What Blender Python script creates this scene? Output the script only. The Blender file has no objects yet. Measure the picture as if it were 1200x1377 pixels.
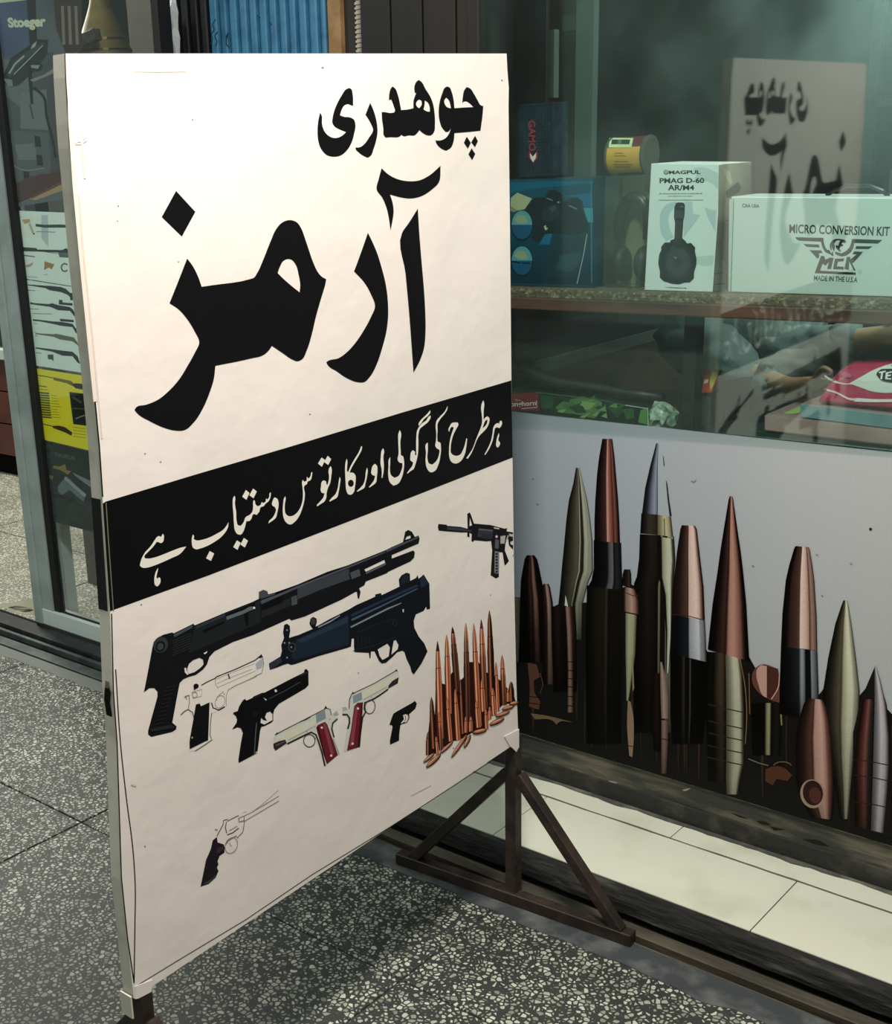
import bpy, bmesh, math, random
from mathutils import Vector, Matrix, geometry, noise

# ---------------------------------------------------------------- camera
F_PX = 1702.665
PPX, PPY = 388.745, 755.879
CH = 1.44
R = Matrix(((0.72990121, 0.16952153, -0.66219836),
            (0.68156895, -0.25424161, 0.68616687),
            (-0.05203832, -0.95216787, -0.30111187)))
CAM = Vector((0, 0, CH))
scn = bpy.context.scene
cd = bpy.data.cameras.new('camera'); cam = bpy.data.objects.new('camera', cd)
scn.collection.objects.link(cam); scn.camera = cam
cd.sensor_fit = 'AUTO'; cd.sensor_width = 36; cd.lens = F_PX/1377*36
cd.shift_x = (600-PPX)/1377; cd.shift_y = (PPY-688.5)/1377
cd.clip_start = .05
m = Matrix([[R[i][0], -R[i][1], -R[i][2]] for i in range(3)]).to_4x4()
m.translation = CAM; cam.matrix_world = m

# ---------------------------------------------------------------- world, lights, exposure
w = bpy.data.worlds.new('world'); scn.world = w; w.use_nodes = True
bg = w.node_tree.nodes['Background']
bg.inputs[0].default_value = (.66, .76, .73, 1); bg.inputs[1].default_value = .40
scn.view_settings.view_transform = 'Standard'; scn.view_settings.look = 'None'
scn.view_settings.exposure = 0.0; scn.view_settings.gamma = 1
scn.view_settings.use_curve_mapping = False

def area(name, loc, target, sx, sy, power, col):
    l = bpy.data.lights.new(name, 'AREA'); l.shape = 'RECTANGLE'; l.size = sx; l.size_y = sy
    l.energy = power; l.color = col
    o = bpy.data.objects.new(name, l); scn.collection.objects.link(o)
    o.location = loc
    o.rotation_euler = (Vector(target)-Vector(loc)).to_track_quat('-Z', 'Y').to_euler()
    return o
# the arcade's tube light over the passage
area('passage_light', (-.66, .95, 2.66), (-1.0, 1.2, 0), .26, .26, 66, (1.0, .945, .88))
# the tube light inside the shop behind the glass door
area('shop_light', (-5.0, 2.9, 2.5), (-4.2, 2.9, 0), .6, .3, 80, (1.0, .98, .90))
area('passage_light', (-3.7, .2, 2.9), (-3.3, 1.2, 0), .3, .3, 26, (.93, 1.0, .95))  # added fill lamp, brightens the door leaflets and left floor
# added fill lamps for the mirrored opposite wall and the dark display room
area('opposite_wall_fill', (-2.3, -3.1, 2.9), (-2.2, -4.2, 1.7), 1.6, .3, 115, (.95, 1.0, .97))
area('display_fill', (-.55, 2.75, 2.45), (-1.0, 2.9, .8), 1.2, .2, 26, (.95, 1.0, .96))

# ---------------------------------------------------------------- helpers
def h2l(h):
    if not isinstance(h, str): return tuple(h)
    h = h.lstrip('#'); c = [int(h[i:i+2], 16)/255 for i in (0, 2, 4)]
    return tuple((x/12.92 if x <= .04045 else ((x+.055)/1.055)**2.4) for x in c)
def ray(p): return R @ Vector((p[0]-PPX, p[1]-PPY, F_PX))
def at_z(p, z=0.): r = ray(p); return CAM + r*((z-CH)/r.z)
def at_x(p, x): r = ray(p); return CAM + r*(x/r.x)
def at_y(p, y): r = ray(p); return CAM + r*(y/r.y)
def mx(x): return lambda p, l=0.: at_x(p, x)+Vector((l, 0, 0))
def my(y): return lambda p, l=0.: at_y(p, y)+Vector((0, -l, 0))

MATS = {}
def mat(name, col, rough=.6, metal=0., bump=None, var=None, spec=.5):
    """col; bump=(scale,strength); var=(scale,colour2,lo,hi[,detail])"""
    if name in MATS: return MATS[name]
    m = bpy.data.materials.new(name); m.use_nodes = True; MATS[name] = m
    nt = m.node_tree; b = nt.nodes['Principled BSDF']
    b.inputs['Base Color'].default_value = (*h2l(col), 1)
    b.inputs['Roughness'].default_value = rough; b.inputs['Metallic'].default_value = metal
    b.inputs['Specular IOR Level'].default_value = spec
    tc = nt.nodes.new('ShaderNodeTexCoord'); mp = nt.nodes.new('ShaderNodeMapping')
    ge = nt.nodes.new('ShaderNodeNewGeometry')
    nt.links.new(ge.outputs['Position'], mp.inputs['Vector'])
    m['map'] = mp.name
    if var:
        n = nt.nodes.new('ShaderNodeTexNoise'); n.inputs['Scale'].default_value = var[0]
        n.inputs['Detail'].default_value = var[4] if len(var) > 4 else 6
        nt.links.new(mp.outputs[0], n.inputs['Vector'])
        r = nt.nodes.new('ShaderNodeValToRGB')
        r.color_ramp.elements[0].position = var[2]; r.color_ramp.elements[1].position = var[3]
        r.color_ramp.elements[0].color = (*h2l(col), 1); r.color_ramp.elements[1].color = (*h2l(var[1]), 1)
        nt.links.new(n.outputs['Fac'], r.inputs[0]); nt.links.new(r.outputs[0], b.inputs['Base Color'])
    if bump:
        n = nt.nodes.new('ShaderNodeTexNoise'); n.inputs['Scale'].default_value = bump[0]
        n.inputs['Detail'].default_value = 5
        nt.links.new(mp.outputs[0], n.inputs['Vector'])
        bn = nt.nodes.new('ShaderNodeBump'); bn.inputs['Strength'].default_value = bump[1]
        bn.inputs['Distance'].default_value = .01
        nt.links.new(n.outputs['Fac'], bn.inputs['Height']); nt.links.new(bn.outputs[0], b.inputs['Normal'])
    return m

def ink(name='printed_ink', rough=.5, gain=1., spec=.08, weave=0, tint=None):
    if name in MATS: return MATS[name]
    m = bpy.data.materials.new(name); m.use_nodes = True; MATS[name] = m
    nt = m.node_tree; b = nt.nodes['Principled BSDF']
    a = nt.nodes.new('ShaderNodeVertexColor'); a.layer_name = 'Col'
    v = nt.nodes.new('ShaderNodeMix'); v.data_type = 'RGBA'; v.blend_type = 'MULTIPLY'
    v.inputs[0].default_value = 1
    t = tint or (1, 1, 1)
    v.inputs[7].default_value = (gain*t[0], gain*t[1], gain*t[2], 1)
    nt.links.new(a.outputs[0], v.inputs[6])
    out = v.outputs[2]
    if weave:
        g = nt.nodes.new('ShaderNodeNewGeometry')
        wv = nt.nodes.new('ShaderNodeTexNoise'); wv.inputs['Scale'].default_value = 420; wv.inputs['Detail'].default_value = 1
        mp = nt.nodes.new('ShaderNodeMapping'); mp.inputs['Scale'].default_value = (1, 1, 2.2)
        nt.links.new(g.outputs['Position'], mp.inputs[0]); nt.links.new(mp.outputs[0], wv.inputs['Vector'])
        mr = nt.nodes.new('ShaderNodeMapRange'); mr.inputs[1].default_value = .3; mr.inputs[2].default_value = .7
        mr.inputs[3].default_value = 1-weave; mr.inputs[4].default_value = 1+weave
        nt.links.new(wv.outputs['Fac'], mr.inputs[0])
        v2 = nt.nodes.new('ShaderNodeVectorMath'); v2.operation = 'SCALE'
        nt.links.new(out, v2.inputs[0]); nt.links.new(mr.outputs[0], v2.inputs['Scale']); out = v2.outputs[0]
    nt.links.new(out, b.inputs['Base Color'])
    b.inputs['Roughness'].default_value = rough; b.inputs['Specular IOR Level'].default_value = spec
    return m

LOC = {}
def wloc(o):
    return LOC.get(o.name, Vector((0, 0, 0))) if o else Vector((0, 0, 0))
def tag(o, label=None, cat=None, group=None, kind=None):
    if label: o['label'] = label
    if cat: o['category'] = cat
    if group: o['group'] = group
    if kind: o['kind'] = kind
    return o
def empty(name, loc, label, cat, group=None):
    o = bpy.data.objects.new(name, None); scn.collection.objects.link(o)
    o.empty_display_size = .1; o.location = loc; LOC[o.name] = Vector(loc)
    return tag(o, label, cat, group)
def link(name, bm, mats, parent=None, origin=None, smooth=False):
    me = bpy.data.meshes.new(name)
    o = bpy.data.objects.new(name, me)
    off = wloc(parent)
    if origin is not None:
        off = Vector(origin)
    bmesh.ops.translate(bm, verts=bm.verts, vec=-off)
    bm.to_mesh(me); bm.free()
    for mm in (mats if isinstance(mats, (list, tuple)) else [mats]): me.materials.append(mm)
    if smooth:
        for p in me.polygons: p.use_smooth = True
    scn.collection.objects.link(o)
    if parent:
        o.parent = parent; LOC[o.name] = off
        if origin is not None: o.location = off-wloc(parent)
    else:
        o.location = off if origin is not None else (0, 0, 0); LOC[o.name] = off if origin is not None else Vector((0, 0, 0))
    return o

def hexa(bm, a, b, mi=0):
    """a, b: two 4-point loops (bottom, top)"""
    va = [bm.verts.new(p) for p in a]; vb = [bm.verts.new(p) for p in b]
    n = len(va); fs = []
    fs.append(bm.faces.new(va[::-1])); fs.append(bm.faces.new(vb))
    for i in range(n): fs.append(bm.faces.new((va[i], va[(i+1) % n], vb[(i+1) % n], vb[i])))
    for f in fs: f.material_index = mi
    return fs
def box(bm, x0, x1, y0, y1, z0, z1, mi=0, bev=0.):
    fs = hexa(bm, [(x0, y0, z0), (x1, y0, z0), (x1, y1, z0), (x0, y1, z0)], [(x0, y0, z1), (x1, y0, z1), (x1, y1, z1), (x0, y1, z1)], mi)
    if bev:
        es = {e for f in fs for e in f.edges}
        bmesh.ops.bevel(bm, geom=list(es), offset=bev, segments=2, affect='EDGES', profile=.5)
def BOX(name, x0, x1, y0, y1, z0, z1, mt, parent=None, bev=.002, origin=None):
    bm = bmesh.new(); box(bm, x0, x1, y0, y1, z0, z1, 0, bev)
    return link(name, bm, mt, parent, origin)
def bar(bm, p, q, s, up=(0, 0, 1), s2=None, bev=.0015):
    """square bar from p to q"""
    p = Vector(p); q = Vector(q); d = (q-p).normalized(); u = Vector(up)
    a = d.cross(u)
    if a.length < 1e-4: a = d.cross(Vector((1, 0, 0)))
    a.normalize(); b = a.cross(d).normalized(); s2 = s2 or s
    o = [a*s/2+b*s2/2, -a*s/2+b*s2/2, -a*s/2-b*s2/2, a*s/2-b*s2/2]
    fs = hexa(bm, [p+v for v in o], [q+v for v in o])
    bmesh.ops.recalc_face_normals(bm, faces=fs)
    if bev: bmesh.ops.bevel(bm, geom=list({e for f in fs for e in f.edges}), offset=bev, segments=1, affect='EDGES')
def tube(bm, pts, r, n=8, caps=True):
    rings = []; prev = None
    rs = r if isinstance(r, (list, tuple)) else [r]*len(pts)
    pts = [Vector(p) for p in pts]
    for i, p in enumerate(pts):
        d = (pts[min(i+1, len(pts)-1)]-pts[max(i-1, 0)]).normalized()
        a = prev if prev else (Vector((0, 0, 1)) if abs(d.z) < .9 else Vector((1, 0, 0)))
        u = d.cross(a)
        if u.length < 1e-5: u = d.cross(Vector((0, 1, 0)))
        u.normalize(); v = u.cross(d).normalized(); prev = v
        rings.append([bm.verts.new(p+(u*math.cos(t)+v*math.sin(t))*rs[i]) for t in [2*math.pi*k/n for k in range(n)]])
    for a, b in zip(rings, rings[1:]):
        for k in range(n): bm.faces.new((a[k], a[(k+1) % n], b[(k+1) % n], b[k]))
    if caps: bm.faces.new(rings[0][::-1]); bm.faces.new(rings[-1])
    bmesh.ops.recalc_face_normals(bm, faces=bm.faces)
def lathe(bm, prof, c, n=24, axis='z', sx=1., sy=1.):
    rings = []
    for r, z in prof:
        ring = []
        for k in range(n):
            t = 2*math.pi*k/n; u, v = r*math.cos(t)*sx, r*math.sin(t)*sy
            ring.append(bm.verts.new(Vector(c)+(Vector((u, v, z)) if axis == 'z' else Vector((u, -z, v)) if axis == 'y' else Vector((z, u, v)))))
        rings.append(ring)
    for a, b in zip(rings, rings[1:]):
        for k in range(n): bm.faces.new((a[k], a[(k+1) % n], b[(k+1) % n], b[k]))
    bm.faces.new(rings[0][::-1]); bm.faces.new(rings[-1])
    bmesh.ops.recalc_face_normals(bm, faces=bm.faces)

# ---- print tracing
def Z(ox, oy, s, pts): return [(ox+x/s, oy+y/s) for x, y in pts]
def smoothed(pts, thr=48, sub=5, closed=True):
    P = [Vector(p) for p in pts]; n = len(P); out = []
    def tang(i):
        if not closed and i in (0, n-1): return None
        a = (P[i]-P[i-1]); b = (P[(i+1) % n]-P[i])
        if a.length < 1e-6 or b.length < 1e-6: return None
        if abs(a.angle_signed(b, 0)) > math.radians(thr): return None
        return (a.normalized()*b.length+b.normalized()*a.length).normalized()
    T = [tang(i) for i in range(n)]
    for i in range(n if closed else n-1):
        p, q = P[i], P[(i+1) % n]; L = (q-p).length; d = (q-p)/max(L, 1e-9)
        a = (T[i] or d)*L; b = (T[(i+1) % n] or d)*L
        for k in range(sub):
            t = k/sub
            out.append((2*t**3-3*t*t+1)*p+(t**3-2*t*t+t)*a+(-2*t**3+3*t*t)*q+(t**3-t*t)*b)
    if not closed: out.append(P[-1])
    return [(v.x, v.y) for v in out]
def ell(cx, cy, rx, ry, n=20, a=0., a0=0, a1=360):
    c, s = math.cos(math.radians(a)), math.sin(math.radians(a)); o = []
    for k in range(n):
        t = math.radians(a0+(a1-a0)*k/(n if a1-a0 == 360 else n-1)); x, y = rx*math.cos(t), ry*math.sin(t)
        o.append((cx+x*c-y*s, cy+x*s+y*c))
    return o
def thick(pts, wd, closed=False):
    P = [Vector(p) for p in pts]; n = len(P); L = []; Rr = []
    for i in range(n):
        a = P[i-1] if (i > 0 or closed) else P[i]; b = P[(i+1) % n] if (i < n-1 or closed) else P[i]
        d = (b-a); d = d.normalized() if d.length > 1e-9 else Vector((1, 0))
        nn = Vector((-d.y, d.x))*wd/2; L.append(P[i]+nn); Rr.append(P[i]-nn)
    return L, Rr
class Deco:
    """flat print: coloured shapes stacked in thin layers of ink"""
    def __init__(s, mp, lift=.0002, step=.000012):
        s.bm = bmesh.new(); s.cl = s.bm.loops.layers.float_color.new('Col'); s.mp = mp; s.l = lift*.3; s.st = step
        s.up = None
    def _face(s, vs, cols):
        try: f = s.bm.faces.new(vs)
        except ValueError: return
        f.normal_update()
        if s.up is None: s.up = (s.mp((600, 600), 1)-s.mp((600, 600), 0))
        if f.normal.dot(s.up) < 0: f.normal_flip()
        cm = dict(zip(vs, cols))
        for lp in f.loops: lp[s.cl] = (*cm[lp.vert], 1)
    def poly(s, col, pts, holes=(), sm=False, thr=48):
        c = h2l(col)
        lo = [smoothed(p, thr) if sm else p for p in [pts, *holes]]
        tri = geometry.tessellate_polygon([[Vector((x, y, 0)) for x, y in l] for l in lo])
        fl = [p for l in lo for p in l]; vs = [s.bm.verts.new(s.mp(p, s.l)) for p in fl]
        for t in tri:
            if len(set(t)) == 3: s._face([vs[i] for i in t], [c]*3)
        s.l += s.st; return s
    def line(s, col, pts, wd, closed=False, sm=False):
        c = h2l(col)
        if sm: pts = smoothed(pts, 60, 4, closed)
        L, Q = thick(pts, wd, closed); n = len(L)
        a = [s.bm.verts.new(s.mp(p, s.l)) for p in L]; b = [s.bm.verts.new(s.mp(p, s.l)) for p in Q]
        for i in range(n if closed else n-1):
            j = (i+1) % n; s._face([a[i], a[j], b[j], b[i]], [c]*4)
        s.l += s.st; return s
    def strip(s, rows, stops, dark=None):
        """rows (y,xl,xr[,dy]); stops [(t,col)]; dark: [(row multiplier)]"""
        st = [(t, h2l(c)) for t, c in stops]; g = []
        for k, rw in enumerate(rows):
            y, xl, xr = rw[:3]; dy = rw[3] if len(rw) > 3 else 0
            g.append([(s.bm.verts.new(s.mp((xl+(xr-xl)*t, y+dy*t), s.l)), tuple(v*(dark[k] if dark else 1) for v in c)) for t, c in st])
        for a, b in zip(g, g[1:]):
            for i in range(len(st)-1):
                q = [a[i], a[i+1], b[i+1], b[i]]
                s._face([v for v, _ in q], [c for _, c in q])
        s.l += s.st; return s
    def grad(s, quad, cols):
        vs = [s.bm.verts.new(s.mp(p, s.l)) for p in quad]; s._face(vs, [h2l(c) for c in cols]); s.l += s.st; return s
    def text(s, col, txt, quad, wt=0., res=3):
        """quad px: TL,TR,BR,BL of the text's bounding box"""
        cu = bpy.data.curves.new('t', 'FONT'); cu.body = txt; cu.offset = wt; cu.resolution_u = res
        o = bpy.data.objects.new('t', cu); scn.collection.objects.link(o)
        dg = bpy.context.evaluated_depsgraph_get(); me = o.evaluated_get(dg).to_mesh()
        co = [v.co.copy() for v in me.vertices]; fs = [tuple(p.vertices) for p in me.polygons]
        o.evaluated_get(dg).to_mesh_clear(); bpy.data.objects.remove(o); bpy.data.curves.remove(cu)
        x0 = min(c.x for c in co); x1 = max(c.x for c in co); y0 = min(c.y for c in co); y1 = max(c.y for c in co)
        q = [Vector(p) for p in quad]; vs = []
        for c in co:
            u = (c.x-x0)/(x1-x0); v = (y1-c.y)/(y1-y0)
            p = (q[0]*(1-u)+q[1]*u)*(1-v)+(q[3]*(1-u)+q[2]*u)*v
            vs.append(s.bm.verts.new(s.mp(p, s.l)))
        cc = h2l(col)
        for f in fs: s._face([vs[i] for i in f], [cc]*len(f))
        s.l += s.st; return s
    def done(s, name, parent, m=None, label=None):
        o = link(name, s.bm, m or ink(), parent)
        if label: o['label'] = label
        return o

# ---------------------------------------------------------------- materials
def terrazzo(name, chip, base, scale, lo=.36, tint=None):
    m = mat(name, base, .58, 0)
    nt = m.node_tree; b = nt.nodes['Principled BSDF']; mp = nt.nodes[m['map']]
    wn = nt.nodes.new('ShaderNodeTexNoise'); wn.inputs['Scale'].default_value = 40; wn.inputs['Detail'].default_value = 2
    nt.links.new(mp.outputs[0], wn.inputs['Vector'])
    sc_ = nt.nodes.new('ShaderNodeVectorMath'); sc_.operation = 'MULTIPLY_ADD'
    sc_.inputs[1].default_value = (.006, .006, .006)
    nt.links.new(wn.outputs['Color'], sc_.inputs[0]); nt.links.new(mp.outputs[0], sc_.inputs[2])
    mp.inputs['Scale'].default_value = (1, 1, 0)
    v = nt.nodes.new('ShaderNodeTexVoronoi'); v.inputs['Scale'].default_value = scale; v.inputs['Randomness'].default_value = 1
    v2 = nt.nodes.new('ShaderNodeTexVoronoi'); v2.feature = 'DISTANCE_TO_EDGE'; v2.inputs['Scale'].default_value = scale
    for k in (v, v2): nt.links.new(sc_.outputs[0], k.inputs['Vector'])
    # per-chip threshold: some chips small, some missing
    sep = nt.nodes.new('ShaderNodeSeparateColor'); nt.links.new(v.outputs['Color'], sep.inputs[0])
    th = nt.nodes.new('ShaderNodeMapRange'); th.inputs[3].default_value = .07; th.inputs[4].default_value = .28
    th.inputs[1].default_value = .0; th.inputs[2].default_value = 1
    nt.links.new(sep.outputs[0], th.inputs[0])
    gt = nt.nodes.new('ShaderNodeMath'); gt.operation = 'SUBTRACT'
    nt.links.new(v2.outputs['Distance'], gt.inputs[0]); nt.links.new(th.outputs[0], gt.inputs[1])
    mr = nt.nodes.new('ShaderNodeMapRange'); mr.inputs[1].default_value = 0; mr.inputs[2].default_value = .04
    nt.links.new(gt.outputs[0], mr.inputs[0])
    cr = nt.nodes.new('ShaderNodeValToRGB'); cr.color_ramp.elements[0].color = (*h2l(chip[0]), 1)
    cr.color_ramp.elements[1].color = (*h2l(chip[1]), 1)
    nt.links.new(sep.outputs[1], cr.inputs[0])
    # fine matrix of small grit
    v3 = nt.nodes.new('ShaderNodeTexVoronoi'); v3.inputs['Scale'].default_value = scale*3
    nt.links.new(sc_.outputs[0], v3.inputs['Vector'])
    cb = nt.nodes.new('ShaderNodeValToRGB'); cb.color_ramp.elements[0].position = .15; cb.color_ramp.elements[1].position = .5
    cb.color_ramp.elements[0].color = (*h2l(base), 1); cb.color_ramp.elements[1].color = (*[q*.55 for q in h2l(base)], 1)
    nt.links.new(v3.outputs['Distance'], cb.inputs[0])
    mx_ = nt.nodes.new('ShaderNodeMix'); mx_.data_type = 'RGBA'
    nt.links.new(mr.outputs[0], mx_.inputs[0]); nt.links.new(cb.outputs[0], mx_.inputs[6]); nt.links.new(cr.outputs[0], mx_.inputs[7])
    # grime
    n = nt.nodes.new('ShaderNodeTexNoise'); n.inputs['Scale'].default_value = 3.2; n.inputs['Detail'].default_value = 8
    nt.links.new(mp.outputs[0], n.inputs['Vector'])
    gr = nt.nodes.new('ShaderNodeMapRange'); gr.inputs[1].default_value = .35; gr.inputs[2].default_value = .65
    gr.inputs[3].default_value = .72; gr.inputs[4].default_value = 1.08
    nt.links.new(n.outputs['Fac'], gr.inputs[0])
    s2 = nt.nodes.new('ShaderNodeVectorMath'); s2.operation = 'SCALE'
    nt.links.new(mx_.outputs[2], s2.inputs[0]); nt.links.new(gr.outputs[0], s2.inputs['Scale'])
    nt.links.new(s2.outputs[0], b.inputs['Base Color'])
    bu = nt.nodes.new('ShaderNodeBump'); bu.inputs['Strength'].default_value = .15; bu.inputs['Distance'].default_value = .002
    nt.links.new(mr.outputs[0], bu.inputs['Height']); nt.links.new(bu.outputs[0], b.inputs['Normal'])
    return m

M_TERR = terrazzo('terrazzo', ('#7b7b6e', '#c6c4b3'), '#3b3e39', 100)
M_TERR2 = terrazzo('terrazzo_pale', ('#b9baa8', '#cdccb8'), '#94937f', 88)
M_CEM = mat('grey_cement', '#35383a', .85, bump=(60, .4), var=(14, '#5c5d5b', .45, .66, 9))
M_GROUT = mat('dark_grout', '#2b2d2a', .9)
M_TILE = mat('cream_tile', '#d3d3c0', .32, bump=(8, .05), var=(9, '#c3c4ae', .5, .75))
M_SCUFF = mat('scuffed_plinth', '#2c2c28', .65, bump=(45, .6), var=(16, '#6d6654', .46, .70, 9))
M_SCUFF.node_tree.nodes[M_SCUFF['map']].inputs['Scale'].default_value = (.35, 1, 1.6)
M_LEDGE = mat('rough_wood_ledge', '#15130f', .8, bump=(40, 1.0), var=(30, '#57554d', .56, .78, 9))
M_LEDGE.node_tree.nodes[M_LEDGE['map']].inputs['Scale'].default_value = (.25, 1, 1.3)
M_RAIL = mat('worn_steel_rail', '#3c372f', .55, .3, bump=(50, .3), var=(18, '#625a4c', .42, .7))
M_RAIL.node_tree.nodes[M_RAIL['map']].inputs['Scale'].default_value = (.2, 1, 1)
M_DARK = mat('dark_dirt', '#100f0d', .95, spec=.08)
M_VINYL = mat('cream_vinyl', '#efe2d9', .48, bump=(4, .6), var=(2.2, '#e8ded4', .45, .7))
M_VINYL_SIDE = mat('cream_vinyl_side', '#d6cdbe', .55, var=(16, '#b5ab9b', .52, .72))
M_BLACKV = mat('black_vinyl', '#0a0b0c', .42)
M_STEEL = mat('brown_steel_tube', '#2e2521', .5, .35, bump=(70, .2), var=(22, '#463730', .45, .7))
M_ALU = mat('grey_aluminium', '#a3aeab', .42, .2, var=(9, '#8d9996', .4, .7))
M_RUB = mat('black_rubber', '#08090a', .6)
M_CHIP = mat('raw_chipboard', '#5c4f3c', .9, bump=(160, .9), var=(120, '#8f8465', .5, .66))
M_LIP = mat('red_brown_wood', '#6b4330', .5, bump=(30, .2), var=(20, '#432a1f', .4, .65))
M_LIP.node_tree.nodes[M_LIP['map']].inputs['Scale'].default_value = (.25, 1, 1.5)
M_WALL = mat('dark_brown_panel', '#130c0a', .55, var=(7, '#26170f', .42, .72))
M_WALL.node_tree.nodes[M_WALL['map']].inputs['Scale'].default_value = (1.5, 1, .15)
M_INT = mat('dark_interior', '#0f1513', .9, var=(3, '#090c0b', .4, .7))

def glass(name, col, f0, dust, dustc, rough=.03):
    m = bpy.data.materials.new(name); m.use_nodes = True; nt = m.node_tree; nt.nodes.clear()
    o = nt.nodes.new('ShaderNodeOutputMaterial')
    t = nt.nodes.new('ShaderNodeBsdfTransparent'); t.inputs[0].default_value = (*col, 1)
    g = nt.nodes.new('ShaderNodeBsdfGlossy'); g.inputs['Roughness'].default_value = rough
    g.inputs[0].default_value = (.86, 1.0, .97, 1)
    lw = nt.nodes.new('ShaderNodeLayerWeight'); lw.inputs[0].default_value = .5
    p = nt.nodes.new('ShaderNodeMath'); p.operation = 'POWER'; p.inputs[1].default_value = 4.
    nt.links.new(lw.outputs['Facing'], p.inputs[0])
    mr = nt.nodes.new('ShaderNodeMapRange'); mr.inputs[3].default_value = f0; mr.inputs[4].default_value = 1
    nt.links.new(p.outputs[0], mr.inputs[0])
    mx_ = nt.nodes.new('ShaderNodeMixShader')
    nt.links.new(mr.outputs[0], mx_.inputs[0]); nt.links.new(t.outputs[0], mx_.inputs[1]); nt.links.new(g.outputs[0], mx_.inputs[2])
    d = nt.nodes.new('ShaderNodeBsdfDiffuse'); d.inputs[0].default_value = (*dustc, 1)
    ge = nt.nodes.new('ShaderNodeNewGeometry')
    n = nt.nodes.new('ShaderNodeTexNoise'); n.inputs['Scale'].default_value = 3.5; n.inputs['Detail'].default_value = 7
    nt.links.new(ge.outputs['Position'], n.inputs['Vector'])
    m3 = nt.nodes.new('ShaderNodeMapRange'); m3.inputs[1].default_value = .35; m3.inputs[2].default_value = .7
    m3.inputs[3].default_value = dust*.4; m3.inputs[4].default_value = dust*1.6
    nt.links.new(n.outputs['Fac'], m3.inputs[0])
    m2 = nt.nodes.new('ShaderNodeMixShader')
    nt.links.new(m3.outputs[0], m2.inputs[0]); nt.links.new(mx_.outputs[0], m2.inputs[1]); nt.links.new(d.outputs[0], m2.inputs[2])
    nt.links.new(m2.outputs[0], o.inputs[0]); return m
M_GLASS = glass('shop_glass', (.90, .97, .955), .11, .009, (.5, .6, .57))
M_GLASS2 = glass('door_glass', (.97, .99, .985), .03, .008, (.5, .6, .56))
M_CLEAR = glass('clear_plastic', (.90, .93, .88), .06, .05, (.5, .55, .45), .08)


# ================================================================ SETTING
XS = -1.231            # plane of the signboard's printed face
random.seed(4)
def struct(o, label=None): o['kind'] = 'structure'; return tag(o, label)

# terrazzo passage floor: cement bed and big slabs with narrow joints
bm = bmesh.new(); box(bm, -7, 2.2, -4.2, 1.90, -.08, -.003); box(bm, -7, -2.2, 1.90, 2.10, -.08, -.003)
fl = struct(link('floor', bm, M_GROUT), 'speckled grey terrazzo floor of the shopping passage')
PX = .945
k = 0
for i in range(-5, 4):
    for j in range(-4, 2):
        x0 = -1.258+i*PX; x1 = x0+PX; y0 = 1.54+(j-1)*PX; y1 = y0+PX
        if j == 1: y1 = 2.084 if x1 < -2.1 else 1.858
        y1 = min(y1, 2.084)
        if j > 1 or x0 > 2.2: continue
        z = random.uniform(-.0008, .0008)
        bm = bmesh.new(); box(bm, x0+.0022, x1-.0022, y0+.0022, y1-.0022, -.02, z, 0, .0012)
        link('floor_tile', bm, M_TERR, fl)
# ragged cement margin between the slabs and the shutter track (right of the sign)
def ragged(name, x0, x1, ya, yb, z, amp, mt, parent, seed, step=.012, side=0, th=.003):
    bm = bmesh.new(); n = int((x1-x0)/step); A = []; B = []
    for i in range(n+1):
        x = x0+(x1-x0)*i/n
        r = noise.fractal(Vector((x*9+seed, seed, 0)), 1., 2., 4)*amp
        r2 = noise.fractal(Vector((x*9+seed, seed+7, 0)), 1., 2., 4)*amp
        A.append((x, ya+(r if side in (0, 2) else 0))); B.append((x, yb+(r2 if side in (1, 2) else 0)))
    va = [[bm.verts.new((x, y, z+h)) for x, y in A] for h in (-th, 0)]
    vb = [[bm.verts.new((x, y, z+h)) for x, y in B] for h in (-th, 0)]
    for i in range(n):
        bm.faces.new((va[1][i], va[1][i+1], vb[1][i+1], vb[1][i]))
        bm.faces.new((va[0][i], va[0][i+1], va[1][i+1], va[1][i]))
        bm.faces.new((vb[1][i], vb[1][i+1], vb[0][i+1], vb[0][i]))
    return link(name, bm, mt, parent)
ragged('cement_margin', -2.19, 2.2, 1.828, 1.901, .0012, .012, M_CEM, fl, 3, side=0)
ragged('cement_margin', -7, -2.2, 2.056, 2.104, .0012, .008, mat('pale_cement', '#6d706a', .85, bump=(60, .3)), fl, 9, side=0)

# roller shutter track sunk in the floor
bm = bmesh.new()
box(bm, -2.2, 2.2, 1.904, 2.03, -.08, -.036)
box(bm, -7, -2.2, 2.10, 2.27, -.05, -.012)
tr = tag(link('shutter_track', bm, M_DARK), 'dark steel shutter track sunk in the floor along the shop front', 'track')
BOX('steel_strip', -2.2, 2.2, 1.9245, 1.957, -.036, .0025, M_RAIL, tr, .0015)
BOX('track_edge', -2.2, 2.2, 1.901, 1.904, -.036, .002, M_RAIL, tr, .0008)
BOX('steel_strip', -7, -2.2, 2.112, 2.155, -.012, .002, mat('grey_rail', '#3d4341', .5, .3, var=(18, '#57605c', .4, .7)), tr, .0015)
BOX('track_ridge', -7, -2.2, 2.178, 2.192, -.012, .010, MATS['grey_rail'], tr, .003)
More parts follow.
